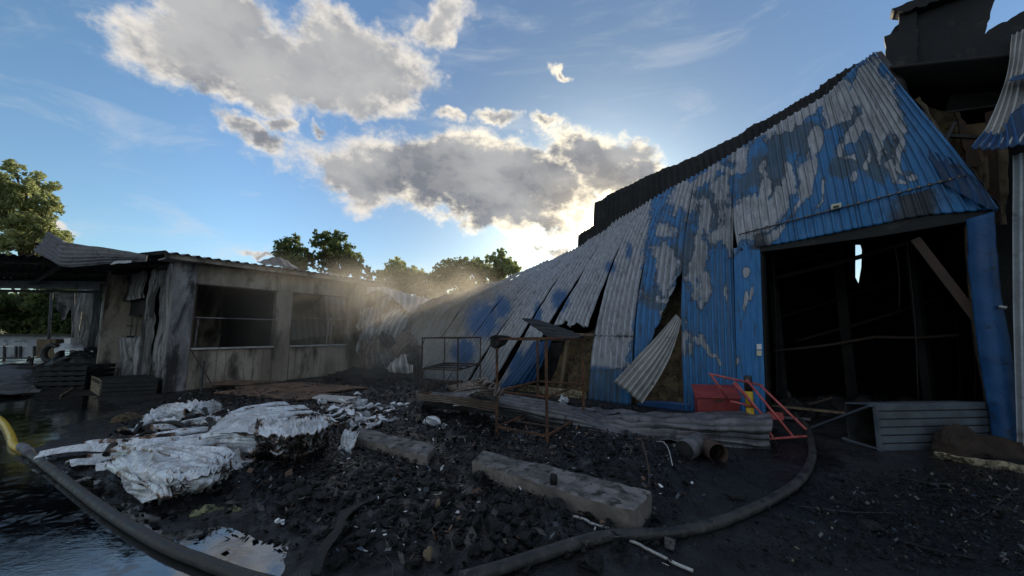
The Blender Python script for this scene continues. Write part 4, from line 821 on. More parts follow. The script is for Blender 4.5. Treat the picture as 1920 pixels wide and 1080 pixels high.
# ------------------------------------------------------------------ left background objects
pl = lambda u, v, y: aty(u, v, y)
k = MB(); k.quadbox([pl(-200, 662, 19), pl(158, 655, 19), pl(158, 629, 19), pl(-200, 629, 19)], (0, .2, 0)); o = k.build('low_wall', M['palewall'], None); tag(o, 'low pale wall running behind the canopy posts', 'wall')
k = MB(); k.beam(pl(-200, 628, 18.9), pl(158, 628, 18.9), .3, .06)
o = k.build('wall_coping', M['dark'], None); 
wobj = bpy.data.objects['low_wall']; o.parent = wobj; o.location = np.array(o.location)-np.array(wobj.location)
bx = thing('parts_container', 'pale blue steel container with dividers before the low wall at the left edge', 'container', gnd(30, 690))
y_ = 14.5
k = MB(); k.quadbox([pl(-60, 670, y_), pl(66, 668, y_), pl(66, 650, y_), pl(-60, 650, y_)], (0, .7, 0)); k.build('body', M['palewall'], bx, bevel=.02)
for u in (8, 30, 38, 64): k = MB(); k.beam(pl(u, 671, y_-.03), pl(u, 649, y_-.03), .05, .05); k.build('stiffener', M['dark'], bx)
for u in (-20, 60): k = MB(); p = pl(u, 670, y_+.3); k.beam(p*[1, 1, 0], p, .08, .08); k.build('leg', M['dark'], bx)
k = MB(); k.beam(pl(-60, 672, y_), pl(66, 671, y_), .1, .06); k.build('bottom_rail', M['dark'], bx)
k = MB(); p = gnd(88, 676); k.quadbox([pl(68, 672, 14.), pl(104, 672, 14.), pl(104, 636, 14.), pl(68, 636, 14.)], (0, .3, 0)); o = k.build('pale_board', M['wood'], None, bevel=.01); tag(o, 'pale upright board behind the canopy post', 'board')
# tyre
t = np.linspace(0, 2*math.pi, 24, endpoint=False); c = pl(97, 662, 13.6); c[2] = max(c[2], .35)
k = MB(); k.tube([c+np.array([.28*math.cos(q), 0, .28*math.sin(q)]) for q in np.append(t, t[0])], .09, 8, cap=False); ty = k.build('old_tyre', M['dark'], None, True); tag(ty, 'sooty tyre leaning on the pale board by the canopy post', 'tyre')
k = MB(); k.quadbox([pl(120, 645, 13.4), pl(131, 645, 13.4), pl(133, 634, 13.4), pl(119, 634, 13.4)], (0, .25, 0)); o = k.build('white_canister', M['white'], None, bevel=.02); tag(o, 'small white canister on the dark heap beneath the canopy', 'canister')
C = [[pl(100, 662, 13.2), pl(130, 656, 13.2), pl(175, 660, 13.2)], [pl(108, 648, 13.8), pl(128, 642, 13.8), pl(165, 648, 13.8)]]
o = sheet('white_sheet_scrap', patch(C, 20, 10), M['white'], None, crumple=.08, cs=4); tag(o, 'white sheet scrap draped on the dark heap beneath the canopy', 'sheet')
def heap(name, label, cat, c, rx, ry, h, mat, seed, n=40, m_=18, rough=.25, sc=2.2):
    tt = np.linspace(0, 2*math.pi, n, endpoint=False); rings = []
    for i in range(m_):
        f = i/(m_-1); rad = math.cos(f*math.pi/2); rings.append(np.stack([c[0]+rx*rad*np.cos(tt), c[1]+ry*rad*np.sin(tt), 0*tt+h*math.sin(f*math.pi/2)**1.1-.03], -1))
    V = np.vstack(rings); D_ = np.stack([fbm(V, sc, 4, seed), fbm(V, sc, 4, seed+1), .8*fbm(V, sc, 4, seed+2)+.4*(ridge(V, sc*2.2, 3, seed)-.6)], -1); V = V+D_*rough
    Fq = [(i*n+k, i*n+(k+1) % n, (i+1)*n+(k+1) % n, (i+1)*n+k) for i in range(m_-1) for k in range(n)]
    o = link_mesh(name, V, Fq, mat, None, False); return tag(o, label, cat)
heap('charred_heap', 'large black heap of burnt goods under the canopy beside the shed', 'heap', gnd(170, 712), 1.5, .9, .95, M['char'], 3, rough=.5)
heap('charred_heap', 'small black heap left of the burnt pallets', 'heap', gnd(60, 708), 1.2, .6, .35, M['char'], 13, rough=.3)
heap('ash_mound', 'grey ash mound against the shed foot beside the hangar end', 'mound', gnd(690, 712), 1.6, .7, .35, M['char'], 23, rough=.3)
heap('ash_mound', 'black ash mound at the gap between shed and hangar', 'mound', gnd(745, 714), 1.0, .5, .3, M['char'], 27, rough=.3)
# pallets, crate
def pallet(u, v, rot, n, label):
    c = gnd(u, v); t = thing('pallet_stack', label, 'pallets', c); ca, sa = math.cos(rot), math.sin(rot)
    Rm = lambda x, y, z: c+np.array([x*ca-y*sa, x*sa+y*ca, z])
    for i in range(n):
        z = i*.14
        for y in (-.45, 0, .45): k = MB(); k.beam(Rm(-.6, y, z+.045), Rm(.6, y, z+.045), .09, .09); k.build('bearer', M['char'], t)
        for x in (-.55, -.27, 0, .27, .55): k = MB(); k.beam(Rm(x, -.5, z+.105), Rm(x+.02, .5, z+.105), .12, .022); k.build('deck_board', M['char_panel'], t)
    return t
pallet(140, 728, .2, 5, 'stack of five charred pallets left of the wooden crate'); pallet(205, 712, -.1, 4, 'charred pallet stack behind the wooden crate against the cladding')
cr_t = thing('wooden_crate', 'scorched wooden crate with pale end board in front of the shed corner', 'crate', gnd(235, 742))
p0 = gnd(186, 745); p1 = gnd(294, 740); p2 = gnd(168, 733); h_ = .42; e = p2-p0
for i in range(4):
    z = .02+i*h_/4; k = MB(); k.quadbox([p0+[0, 0, z], p1+[0, 0, z], p1+[0, 0, z+h_/4-.012], p0+[0, 0, z+h_/4-.012]], e*.05); k.build('side_board', M['char'], cr_t)
k = MB(); k.quadbox([p0+[0, 0, .02], p2+[0, 0, .02], p2+[0, 0, h_], p0+[0, 0, h_]], (p1-p0)*.02); k.build('end_board', M['straw'], cr_t, bevel=.004)
k = MB(); k.quadbox([p1+[0, 0, .02], p1+e+[0, 0, .02], p1+e+[0, 0, h_], p1+[0, 0, h_]], -(p1-p0)*.02); k.build('end_board', M['char'], cr_t)
k = MB(); k.quadbox([p2+[0, 0, .02], p2+(p1-p0)+[0, 0, .02], p2+(p1-p0)+[0, 0, h_*.9], p2+[0, 0, h_*.9]], -e*.05); k.build('side_board', M['char'], cr_t)
k = MB(); k.quadbox([p0+e*.1+[0, 0, h_*.7], p1+e*.1+[0, 0, h_*.7], p1+e*.9+[0, 0, h_*.75], p0+e*.9+[0, 0, h_*.7]], (0, 0, .1)); k.build('contents', M['char'], cr_t)
# corrugated sheets on the ground at the left edge
C = [[gnd(-40, 745, .05), gnd(30, 742, .05), gnd(66, 738, .03)], [gnd(-40, 715, .2), gnd(40, 708, .25), gnd(100, 706, .1)], [gnd(-40, 690, .35), gnd(50, 682, .4), gnd(105, 690, .2)]]
o = sheet('corrugated_sheet', patch(C, 50, 40), M['steel'], None, ribs=9, amp=.03, wave='cos', crumple=.08, axis=0); tag(o, 'dark buckled corrugated sheet on the ground at the left edge', 'metal sheet')
C = [[gnd(40, 742, .02), gnd(72, 736, .03)], [gnd(62, 722, .18), gnd(100, 712, .12)], [gnd(90, 700, .3), gnd(108, 702, .25)]]
o = sheet('bent_flashing', patch(C, 12, 24), M['steel_pale'], None, crumple=.04); tag(o, 'bluish bent metal flashing lying over the buckled sheet at the left', 'metal strip')
k = MB(); k.beam(gnd(113, 742, .03), gnd(158, 716, .1), .03, .03); o = k.build('pale_lath', M['wood'], None); tag(o, 'thin pale lath slanting up in front of the pallets', 'lath')

# brown boards on the ground in front of the shed
for i, (px, lab, mt) in enumerate((([(400, 738), (560, 752), (640, 742), (480, 728)], 'brown scorched board lying flat nearest the white bundles', 'board'), ([(440, 728), (600, 738), (690, 728), (560, 718)], 'brown board lying behind the first, strewn with ash', 'board'), ([(585, 748), (640, 756), (672, 747), (600, 742)], 'small grey metal plate on the brown boards', 'steel_pale'), ([(380, 722), (470, 722), (520, 716), (420, 715)], 'narrow dark brown board close to the shed wall', 'board'))):
    k = MB(); k.quadbox([gnd(u, v, .10+.02*i) for u, v in px], (0, 0, .035)); o = k.build('metal_plate' if i == 2 else 'fallen_board', M[mt], None, bevel=.006); tag(o, lab, 'metal plate' if i == 2 else 'board')

# ------------------------------------------------------------------ white sheeting bundles
def tsheet(name, ctrl, nu, nv, parent, mat=M['tarp'], fold=.05, fdir=0, fs=9., seed=0, burn=0., edge=.6, thick=.006, drop=None):
    P = patch([[gnd(u, v, z) for u, v, z in r] for r in ctrl], nu, nv); N = normals(P)
    if N[..., 2].mean() < 0: N = -N
    U, V_ = np.meshgrid(np.linspace(0, 1, nu), np.linspace(0, 1, nv)); st = np.stack([U*fs, V_*1.6, U*0+seed], -1) if fdir == 0 else np.stack([U*1.6, V_*fs, U*0+seed], -1)
    wob = fbm(P, 1.5, 2, seed)*.6; st[..., fdir] += wob*1.6; st[..., fdir] *= 1.5
    f = ridge(st, 1., 2, seed)**3.-.3; P = P+N*(fold*f*2.6)[..., None]
    P[..., 2] = np.maximum(P[..., 2], .0)
    ed = np.minimum.reduce([U, 1-U, V_, 1-V_]); bn = burn+edge*np.clip(1-ed/.12, 0, 1)*(.4+.8*(fbm(P, 3, 2, seed+8)*.5+.5))-.25*np.clip(f, -.5, .5)
    o = link_mesh(name, P.reshape(-1, 3), gridfaces(nu, nv), mat, parent, True, dict(burn=bn.ravel()))
    s = o.modifiers.new('s', 'SOLIDIFY'); s.thickness = thick; s.offset = -1; return o
def bundle(label, c): return thing('sheeting_bundle', label, 'plastic sheeting', c, 'burnt white sheeting bundles')
t = bundle('large dirty white folded bundle lying nearest the hose', gnd(310, 905))
tsheet('folded_sheet', [[(205, 848, .10), (262, 832, .20), (330, 832, .24), (420, 846, .2)], [(214, 866, .20), (268, 862, .30), (335, 868, .31), (416, 878, .24)], [(232, 888, .16), (285, 893, .25), (345, 898, .26), (410, 898, .2)], [(256, 922, .06), (305, 912, .16), (345, 912, .17), (398, 908, .14)], [(274, 946, 0), (315, 932, .0), (345, 926, 0), (395, 920, 0)]], 110, 110, t, M['tarp_dirty'], .022, 0, 4, 1, burn=-.02, edge=.35)
tsheet('folded_sheet', [[(216, 862, .10), (222, 858, .16), (232, 852, .22)], [(235, 905, .05), (245, 900, .14), (262, 893, .22)], [(270, 946, 0), (290, 935, .08), (320, 922, .12)]], 50, 50, t, M['tarp'], .02, 1, 4, 2, burn=-.2, edge=.3)
tsheet('side_fold', [[(315, 938, .0), (345, 932, 0), (400, 916, 0)], [(318, 920, .10), (350, 916, .12), (402, 902, .12)], [(325, 905, .2), (350, 902, .22), (405, 892, .2)]], 70, 24, t, M['tarp_dirty'], .05, 0, 9, 3, burn=.16, edge=.4)
for i in range(7):
    f = i/6; z1 = .27-.25*f
    tsheet('side_layer', [[(312, 900+f*38, z1), (350, 898+f*34, z1), (402, 888+f*32, z1), (432+6*math.sin(i*2), 868+f*34, z1)], [(312, 890+f*34, z1+.01), (350, 886+f*32, z1+.02), (400, 874+f*30, z1+.015), (425, 856+f*34, z1)]], 70, 12, t, M['tarp_dirty'] if i % 2 else M['tarp'], .035, 0, 7, 120+i, burn=.10 if i % 3 == 1 else -.02, edge=.8)
tsheet('torn_edge', [[(400, 912, .0), (430, 905, 0), (465, 885, 0)], [(402, 890, .12), (432, 880, .12), (462, 862, .1)], [(404, 868, .24), (425, 858, .22), (440, 842, .2)]], 60, 40, t, M['tarp'], .07, 0, 8, 4, burn=.1, edge=.7)
t = bundle('upright white folded bundle with a grey patch and charred side', gnd(500, 860))
tsheet('folded_sheet', [[(432, 774, .30), (470, 765, .38), (520, 762, .38), (575, 772, .32)], [(405, 792, .36), (450, 786, .44), (505, 784, .44), (545, 790, .36)], [(385, 815, .34), (430, 813, .42), (470, 813, .44), (505, 812, .40)]], 90, 60, t, M['tarp'], .018, 0, 4, 5, burn=-.15, edge=.35)
tsheet('front_fold', [[(384, 815, .34), (430, 812, .41), (465, 812, .44), (500, 812, .40)], [(380, 828, .24), (425, 830, .3), (465, 832, .3), (505, 828, .3)], [(378, 845, .12), (430, 852, .14), (470, 852, .14), (500, 846, .14)], [(385, 858, .02), (430, 868, .0), (465, 866, 0), (495, 860, 0)]], 80, 60, t, M['tarp_dirty'], .028, 1, 5, 6, burn=.02, edge=.5)
for i in range(15):
    f = i/14; u0 = 475+f*14; z1 = .46-.43*f
    tsheet('charred_layer', [[(u0, 815+f*44, z1), (540+8*math.sin(i*2), 822+f*52, z1*.95+.03*math.sin(i)), (585+10*math.cos(i*3), 812+f*55, z1), (622-8*f, 800+f*50, z1*.9)], [(u0+4, 802+f*40, z1+.02), (535, 802+f*42, z1+.04), (585, 798+f*44, z1+.02), (612, 790+f*46, z1)], [(u0+8, 792+f*40, z1), (535, 788+f*42, z1), (580, 786+f*40, z1), (600, 784+f*42, z1*.9)]], 60, 14, t, M['tarp'], .05, 0, 9, 20+i, burn=.14 if i % 4 else -.05, edge=.9)
t = bundle('flat pile of long white folded strips trailing left towards the puddle', gnd(250, 840))
STR = [((75, 858), (240, 838), .05, .10), ((130, 880), (260, 845), .04, .13), ((180, 880), (300, 850), .06, .10), ((235, 835), (420, 800), .14, .08), ((240, 842), (440, 808), .18, .08), ((225, 826), (400, 790), .12, .08), ((200, 850), (380, 826), .12, .07), ((270, 815), (420, 785), .18, .09), ((160, 862), (330, 835), .1, .07), ((280, 850), (440, 825), .2, .08), ((150, 845), (300, 815), .08, .06), ((300, 862), (460, 845), .14, .09)]
for i, (a, c_, z, w_) in enumerate(STR):
    p, q = gnd(*a, z), gnd(*c_, z+.05); d = (q-p)/np.linalg.norm(q-p); n_ = np.array([-d[1], d[0], 0]); L = np.linalg.norm(q-p); nv, nu = 60, 15; P = np.zeros((nv, nu, 3))
    for j, tt in enumerate(np.linspace(0, 1, nv)):
        ctr = p+d*L*tt+n_*.06*math.sin(tt*3+i)+np.array([0, 0, .03*math.sin(tt*5+i*2)]); wdt = w_*(.6+.5*math.sin(math.pi*min(tt+.15, 1)))
        ph = np.linspace(-1, 1, nu); P[j] = ctr+n_*(ph*wdt)[:, None]+np.array([0, 0, 1.])*((.06*(1-ph**2))+.012*np.cos(ph*7+i+tt*4))[:, None]
    P[..., 2] += .022*fbm(P, 6, 3, i); P += n_*(.03*fbm(P, 4, 2, i+9))[..., None]; P[..., 2] = np.maximum(P[..., 2], .004)
    ee = np.minimum(np.linspace(0, 1, nv), 1-np.linspace(0, 1, nv))[:, None]*np.ones((1, nu)); bn = (.02, .02, .1, .3, .05, .3, .12, .35, .05, .1, .3, .15)[i]+.5*np.clip(1-ee/.08, 0, 1)*(i > 2)+.35*fbm(P, 2.5, 2, i+30)
    o = link_mesh('folded_strip', P.reshape(-1, 3), gridfaces(nu, nv), M['tarp'], t, True, dict(burn=bn.ravel())); s = o.modifiers.new('s', 'SOLIDIFY'); s.thickness = .008
t = bundle('white and black scorched sheets heaped at the rear left of the pile', gnd(330, 800))
STR2 = [((212, 846), (398, 884), .22, .05), ((222, 840), (410, 872), .26, .05), ((240, 838), (425, 862), .27, .05), ((262, 838), (430, 852), .27, .06), ((220, 868), (300, 935), .14, .05)]
STR3 = [((430, 778), (540, 758), .34, .06), ((440, 785), (575, 764), .37, .06), ((455, 795), (590, 775), .38, .05), ((505, 812), (610, 800), .34, .05), ((384, 832), (470, 850), .2, .04), ((384, 820), (500, 825), .34, .03)]
for LST, tpar, mt in ((STR2, bpy.data.objects['sheeting_bundle'], M['tarp_dirty']), (STR3, bpy.data.objects['sheeting_bundle.001'], M['tarp'])):
    for i, (a, c_, z, w_) in enumerate(LST):
        p, q = gnd(*a, z), gnd(*c_, z); d = (q-p)/np.linalg.norm(q-p); n_ = np.array([-d[1], d[0], 0]); L = np.linalg.norm(q-p); nv, nu = 60, 15; tt = np.linspace(0, 1, nv)[:, None]; ph = np.linspace(-1, 1, nu)[None]
        P = p+d*(L*tt)[..., None]+n_*(ph*w_+.05*np.sin(tt*4+i))[..., None]; P[..., 2] += .035*(1-ph**2)+.03*np.sin(tt*math.pi)-.05*(tt > .93)*(tt-.93)/.07; P[..., 2] += .014*fbm(P, 4, 2, i)+.012*np.cos(ph*9+3*fbm(P, 2, 2, i)); P += n_*(.03*fbm(P, 3, 2, i+9))[..., None]
        bn = .05+.45*np.clip(1-np.minimum(tt, 1-tt)/.1, 0, 1)+.25*fbm(P, 3, 2, i+50)+.25*(np.abs(ph) > .8); o = link_mesh('folded_strip', P.reshape(-1, 3), gridfaces(nu, nv), mt, tpar, True, dict(burn=bn.ravel())); o.modifiers.new('s', 'SOLIDIFY').thickness = .008
for i, (a, c_, w_, h_) in enumerate((((196, 876), (214, 842), .045, .20), ((214, 842), (262, 824), .05, .24), ((420, 846), (300, 828), .045, .29), ((392, 858), (380, 820), .05, .33), ((226, 846), (300, 838), .05, .22), ((300, 806), (262, 812), .07, .2), ((262, 826), (432, 836), .05, .26), ((372, 848), (440, 870), .06, .22), ((380, 806), (398, 852), .05, .34), ((300, 800), (400, 786), .05, .22), ((470, 800), (478, 862), .04, .36), ((330, 818), (440, 806), .04, .22))):
    p, q = gnd(*a), gnd(*c_); P = cr(np.array([p, (p+q)/2+[.03, .03, 0], q]), 40); P[:, 2] = h_*(.75+.25*np.sin(np.linspace(0, 7, 40)+i)); k = MB(); k.tube(P, w_*(.7+.4*fbm(P, 9, 2, i)), 8); k.build('charred_fold', M['char'], t, False)
for i, rows in enumerate(([[(262, 806, .16), (300, 790, .22), (345, 778, .3)], [(270, 788, .26), (310, 776, .32), (360, 768, .36)], [(290, 775, .3), (320, 764, .36), (372, 760, .38)]], [[(345, 782, .22), (385, 776, .26), (415, 772, .2)], [(348, 768, .34), (382, 764, .34), (412, 764, .26)], [(350, 758, .36), (380, 757, .36), (405, 758, .3)]], [[(240, 822, .05), (255, 806, .12), (270, 798, .14)], [(262, 808, .12), (290, 796, .2), (340, 790, .25)]], [[(300, 812, .1), (350, 800, .2), (400, 796, .25)], [(310, 800, .2), (350, 790, .28), (405, 786, .3)]])):
    tsheet('crumpled_sheet', rows, 70, 44, t, M['tarp'], .06, 1, 9, 60+i, burn=.12+.05*(i == 3), edge=.45)
o = heap('charred_heap', 'low charred heap beneath the white sheeting', 'heap', gnd(370, 815), 1.1, .75, .2, M['char'], 33, rough=.12, sc=4)
o = heap('charred_heap', 'charred stack core within the upright white bundle', 'heap', gnd(535, 850), .55, .42, .38, M['char'], 37, rough=.10, sc=4)
o = heap('straw_lump', 'brown matted lump beside the rear left of the white pile', 'lump', gnd(240, 790), .28, .2, .2, M['brown'], 35, rough=.08, sc=6)
# shreds to the right (curled scraps), each a thing of its own
def scrap(u, v, z, s, ang, seed, mat, name='sheeting_scrap', label='curled white sheeting scrap in the shredded row behind the concrete kerb block', group='curled white scraps', burn=.1):
    r = np.random.default_rng(seed); c = gnd(u, v, z); n1, n2 = 26, 12; a = np.linspace(0, 1, n1)[:, None]; b_ = np.linspace(-.5, .5, n2)[None]
    curl = r.uniform(1.5, 3.6); R_ = s*.35
    x = s*(b_*1.7)+0*a+s*.2*np.sin(a*5+seed); yy = R_*np.sin(a*curl)*(.9+.5*b_)+.25*s*np.sin(b_*5+seed); zz_ = R_*(1-np.cos(a*curl))*.5+.02+.12*s*np.cos(b_*6+a*3)+.1*s
    P = np.stack([x*math.cos(ang)-yy*math.sin(ang), x*math.sin(ang)+yy*math.cos(ang), zz_], -1)+c; P = P+.16*s*np.stack([fbm(P, 9, 3, seed), fbm(P, 9, 3, seed+1), fbm(P, 9, 3, seed+2)], -1)
    P[..., 2] = np.maximum(P[..., 2], c[2]-.02)
    e_ = np.minimum(a, 1-a)+0*b_; bn = burn+.5*np.clip(1-e_/.15, 0, 1)+.55*fbm(P, 6, 2, seed)
    o = link_mesh(name, P.reshape(-1, 3), gridfaces(n2, n1), mat, None, True, dict(burn=bn.ravel())); o.modifiers.new('s', 'SOLIDIFY').thickness = .006; return tag(o, label, 'plastic sheeting', group)
rs = np.random.default_rng(5)
for i in range(46):
    u = rs.uniform(592, 760); v = rs.uniform(758, 808)-(u-600)*.02
    if u > 700 and rs.random() < .5: continue
    scrap(u, v, .08, rs.uniform(.12, .26), rs.uniform(0, 6.3), 100+i, M['tarp'], burn=rs.uniform(-.05, .3))
for i, (u, v, s) in enumerate(((654, 768, .3), (675, 760, .3), (640, 775, .26), (615, 785, .3), (660, 800, .3))): scrap(u, v, .12, s, i*1.3, 300+i, M['tarp'], burn=-.1)
# drape over concrete block end
t = bundle('brown-edged white drape hanging over the left end of the rear concrete block', gnd(650, 870))
tsheet('drape', [[(640, 860, .0), (652, 864, 0), (664, 866, 0)], [(640, 830, .16), (652, 832, .17), (664, 836, .16)], [(648, 806, .30), (660, 808, .31), (675, 812, .28)]], 30, 40, t, M['tarp'], .035, 0, 5, 71, burn=.12, edge=.5)
for i, (u, v, s, lab, z) in enumerate(((672, 742, .14, 'small white plastic lump lying left of the rear rack', .05), (828, 742+4, .15, 'white round lump at the foot of the rear rack', .05), (826, 805, .3, 'white crumpled paper standing in the middle of the ash', .03), (892, 775, .2, 'white plastic pot on its side between the racks', .03), (1048, 758, .35, 'pale bundle of white rolls behind the front rack', .15), (815, 808, .3, 'brown-white rag beside the white crumpled paper', .02), (742, 812, .1, 'tiny white scrap right of the shredded row', .03), (1065, 765, .2, 'white roll end right of the pale bundle behind the rack', .12), (528, 985, .05, 'pale chip at the puddle edge', .02), (905, 771, .16, 'white pot leaning beside the front rack post', .03), (935, 776, .18, 'folded white card just left of the front rack', .03))):
    scrap(u, v, z, s, i*1.1, 500+i, M['tarp'], 'white_scrap', lab, None, burn=-.15)

# ------------------------------------------------------------------ concrete kerb blocks
def block(px, h, label, seed):
    """px: four ground pixels left-front, right-front, right-back, left-back"""
    c = [gnd(*p) for p in px]; t = thing('concrete_block', label, 'concrete block', sum(c)/4)
    n1, n2, n3 = 110, 26, 18
    def face(C, a, b_): return patch(C, a, b_)
    up = lambda p, z: p+np.array([0, 0, z])
    L, R_, RB, LB = c; chf = .02
    vs, fs = [], []; k = MB()
    def rough(P, N_=None): return P+np.stack([fbm(P, 3, 4, seed), fbm(P, 3, 4, seed+1), fbm(P, 3, 4, seed+2)], -1)*.020+np.stack([fbm(P, 11, 3, seed+7), fbm(P, 11, 3, seed+8), fbm(P, 11, 3, seed+9)], -1)*.009-np.stack([0*P[..., 0], 0*P[..., 0], .03*np.clip(fbm(P, 6, 3, seed+5), .15, 1)], -1)
    top = rough(face([[up(L, h), up(R_, h)], [up(LB, h), up(RB, h)]], n1, n2)); top[0, :, 2] -= .012; top[-1, :, 2] -= .012; top[:, 0, 2] -= .012; top[:, -1, 2] -= .012
    k.add(top.reshape(-1, 3), gridfaces(n1, n2)); k.build('top_face', M['conc_top'], t, True)
    k = MB()
    for a, b_, m_ in ((L, R_, n1), (R_, RB, n2), (RB, LB, n1), (LB, L, n2)):
        P = rough(face([[up(a, -.05), up(b_, -.05)], [up(a, h), up(b_, h)]], m_, n3)); P[-1, :, 2] -= .012; P[-1, :, 2] += 0; k.add(P.reshape(-1, 3), gridfaces(m_, n3))
    k.build('sides', M['conc'], t, True); return t
block([(660, 848), (800, 892), (816, 868), (672, 828)], .22, 'shorter sooty concrete block at the rear, beside the white bundles', 3)
block([(884, 908), (1192, 1022), (1224, 975), (905, 885)], .25, 'longer sooty concrete block in the foreground beside the right hose', 8)
p = gnd(1038, 905, .25); k = MB(); k.tube([p+[0, 0, -.01], p+[0, 0, .035], p+[.003, 0, .07]], [.032, .036, .03], 12); o = k.build('charred_plug', M['char'], None, True); tag(o, 'small black burnt stub standing on the longer concrete block', 'stub')

# ------------------------------------------------------------------ racks
def rack(N_, L, R_, Bk, h, mids, label, mat, mat2, th=.035, topmask=(1, 1, 1, 1)):
    t = thing('metal_rack', label, 'rack', (N_+R_+L+Bk)/4); up = lambda p, z: p+np.array([0, 0, z])
    for p in (N_, L, R_, Bk): k = MB(); k.beam(up(p, 0), up(p, h), th, th); k.build('post', mat, t, bevel=.003)
    for i, (a, b_) in enumerate(((L, N_), (N_, R_), (R_, Bk), (Bk, L))):
        if topmask[i]: k = MB(); k.beam(up(a, h-.017), up(b_, h-.017), th*.9, th*.9); k.build('top_rail', mat, t, bevel=.003)
        for z in mids: k = MB(); k.beam(up(a, z), up(b_, z), th*.8, th*.9); k.build('rail', mat2 if z < .4 else mat, t, bevel=.003)
    return t
Nn, Ll, Rr, Bb = gnd(1026, 846), gnd(931, 826), gnd(1095, 800), gnd(1009, 790)
rk = rack(Nn, Ll, Rr, Bb, 1.53, (.72, .20), 'taller rusty angle-steel rack standing in the ash before the torn wall sheets', M['rust'], M['rust'])
C = [[Ll+[0, 0, .2], Nn+[0, 0, .2]], [Bb+[0, 0, .2], Rr+[0, 0, .2]]]
for f in (.35, .7):
    k = MB(); k.beam((Ll*(1-f)+Bb*f)+[0, 0, .19], (Nn*(1-f)+Rr*f)+[0, 0, .19], .05, .02); k.build('shelf_bar', M['rust_dark'], rk)
C = [[Bb*(.5)+Ll*.5+[.0, 0, 1.56], Bb*.2+Rr*.8+[0, -.1, 1.55]], [aty(978, 597, Bb[1]+.1), aty(1095, 629, Rr[1]+.2)]]
C = [[aty(1035, 640, 6.9), aty(1062, 640, 6.7), aty(1094, 632, 6.5)], [aty(1010, 620, 7.3), aty(1045, 622, 7.3), aty(1092, 630, 7.2)], [aty(978, 598, 7.9), aty(1008, 602, 7.9), aty(1060, 618, 8.0)]]
o = sheet('bent_sheet', patch(C, 40, 20), M['char_panel'], None, ribs=5, amp=.02, crumple=.02, axis=0); tag(o, 'dark bent corrugated sheet resting on top of the taller rack', 'metal sheet')
o = sheet('charred_rag', patch([[Ll+[-.1, 0, 1.40], Ll+[.0, 0, 1.36], Ll+[.12, .0, 1.42]], [Ll+[-.12, .0, 1.54], Ll+[0, -.03, 1.58], Ll+[.22, 0, 1.55]]], 16, 10), M['char'], None, crumple=.08, cs=9); tag(o, 'charred rag hanging on the left corner of the taller rack', 'rag')
y0 = gnd(823, 744)[1]; N1, N2, N3, N4 = gnd(789, 748), gnd(857, 752), gnd(832, 726), gnd(900, 730)
rk2 = rack(N2, N1, N4, N3, 1.5, (.72, .15), 'shorter-looking dark rack further back among the grey debris', M['rust_dark'], M['rust'], .032)
k = MB()
for f in np.linspace(.1, .9, 6): k.beam(N1*(1-f)+N3*f+[0, 0, .73], N2*(1-f)+N4*f+[0, 0, .74+.02*math.sin(f*20)], .05, .03)
k.build('slats', M['char'], rk2)

# ------------------------------------------------------------------ fallen corrugated sheets
def fallen(name, label, rows, nu, nv, ribs, mat, amp=.025, crumple=.05, cs=1.6, axis=0, wave='cos', seed=0):
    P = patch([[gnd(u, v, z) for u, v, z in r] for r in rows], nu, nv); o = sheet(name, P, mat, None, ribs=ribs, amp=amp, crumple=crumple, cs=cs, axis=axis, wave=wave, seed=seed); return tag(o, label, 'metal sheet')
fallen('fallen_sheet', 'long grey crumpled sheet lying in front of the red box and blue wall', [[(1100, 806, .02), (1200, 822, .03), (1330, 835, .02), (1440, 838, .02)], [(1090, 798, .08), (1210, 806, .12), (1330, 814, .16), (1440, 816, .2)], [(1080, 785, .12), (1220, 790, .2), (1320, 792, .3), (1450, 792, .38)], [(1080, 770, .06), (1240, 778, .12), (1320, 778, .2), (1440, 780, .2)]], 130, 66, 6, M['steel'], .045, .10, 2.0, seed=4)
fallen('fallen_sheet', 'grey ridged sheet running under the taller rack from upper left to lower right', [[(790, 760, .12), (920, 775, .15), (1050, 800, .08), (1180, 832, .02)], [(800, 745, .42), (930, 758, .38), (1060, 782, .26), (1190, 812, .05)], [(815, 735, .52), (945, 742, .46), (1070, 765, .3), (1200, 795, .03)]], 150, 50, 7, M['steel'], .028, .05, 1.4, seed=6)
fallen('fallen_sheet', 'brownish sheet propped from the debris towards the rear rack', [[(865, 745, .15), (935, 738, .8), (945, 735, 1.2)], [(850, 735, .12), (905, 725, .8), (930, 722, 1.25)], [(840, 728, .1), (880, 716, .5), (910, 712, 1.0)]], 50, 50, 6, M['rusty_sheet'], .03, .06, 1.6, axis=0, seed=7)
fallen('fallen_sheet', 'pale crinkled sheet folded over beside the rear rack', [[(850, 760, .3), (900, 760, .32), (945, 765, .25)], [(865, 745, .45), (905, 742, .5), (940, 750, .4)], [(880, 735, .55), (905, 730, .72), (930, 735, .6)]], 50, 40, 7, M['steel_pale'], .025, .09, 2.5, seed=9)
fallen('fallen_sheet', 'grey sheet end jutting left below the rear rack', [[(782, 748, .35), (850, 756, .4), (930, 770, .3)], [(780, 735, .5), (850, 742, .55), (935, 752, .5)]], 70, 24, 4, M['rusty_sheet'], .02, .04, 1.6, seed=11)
# torn sheets at the hangar foot between the racks
C = [[wp(935, 730, -.55), wp(965, 722, -.6), wp(1000, 716, -.3)], [wp(975, 680, -.35), wp(1000, 676, -.4), wp(1025, 660, -.2)], [wp(1002, 640, -.15), wp(1020, 640, -.2), wp(1040, 628, 0)]]
P = patch(C, 36, 30); P2 = P; o = sheet('hanging_sheet', P, M['blue'], hangar, ribs=6, amp=.03, crumple=.02); o['label'] = 'bright blue torn sheet end hanging down between the racks'
k = MB()
pile_pts = [(1055, 765), (1110, 770), (1160, 775), (1230, 785), (1280, 790)]

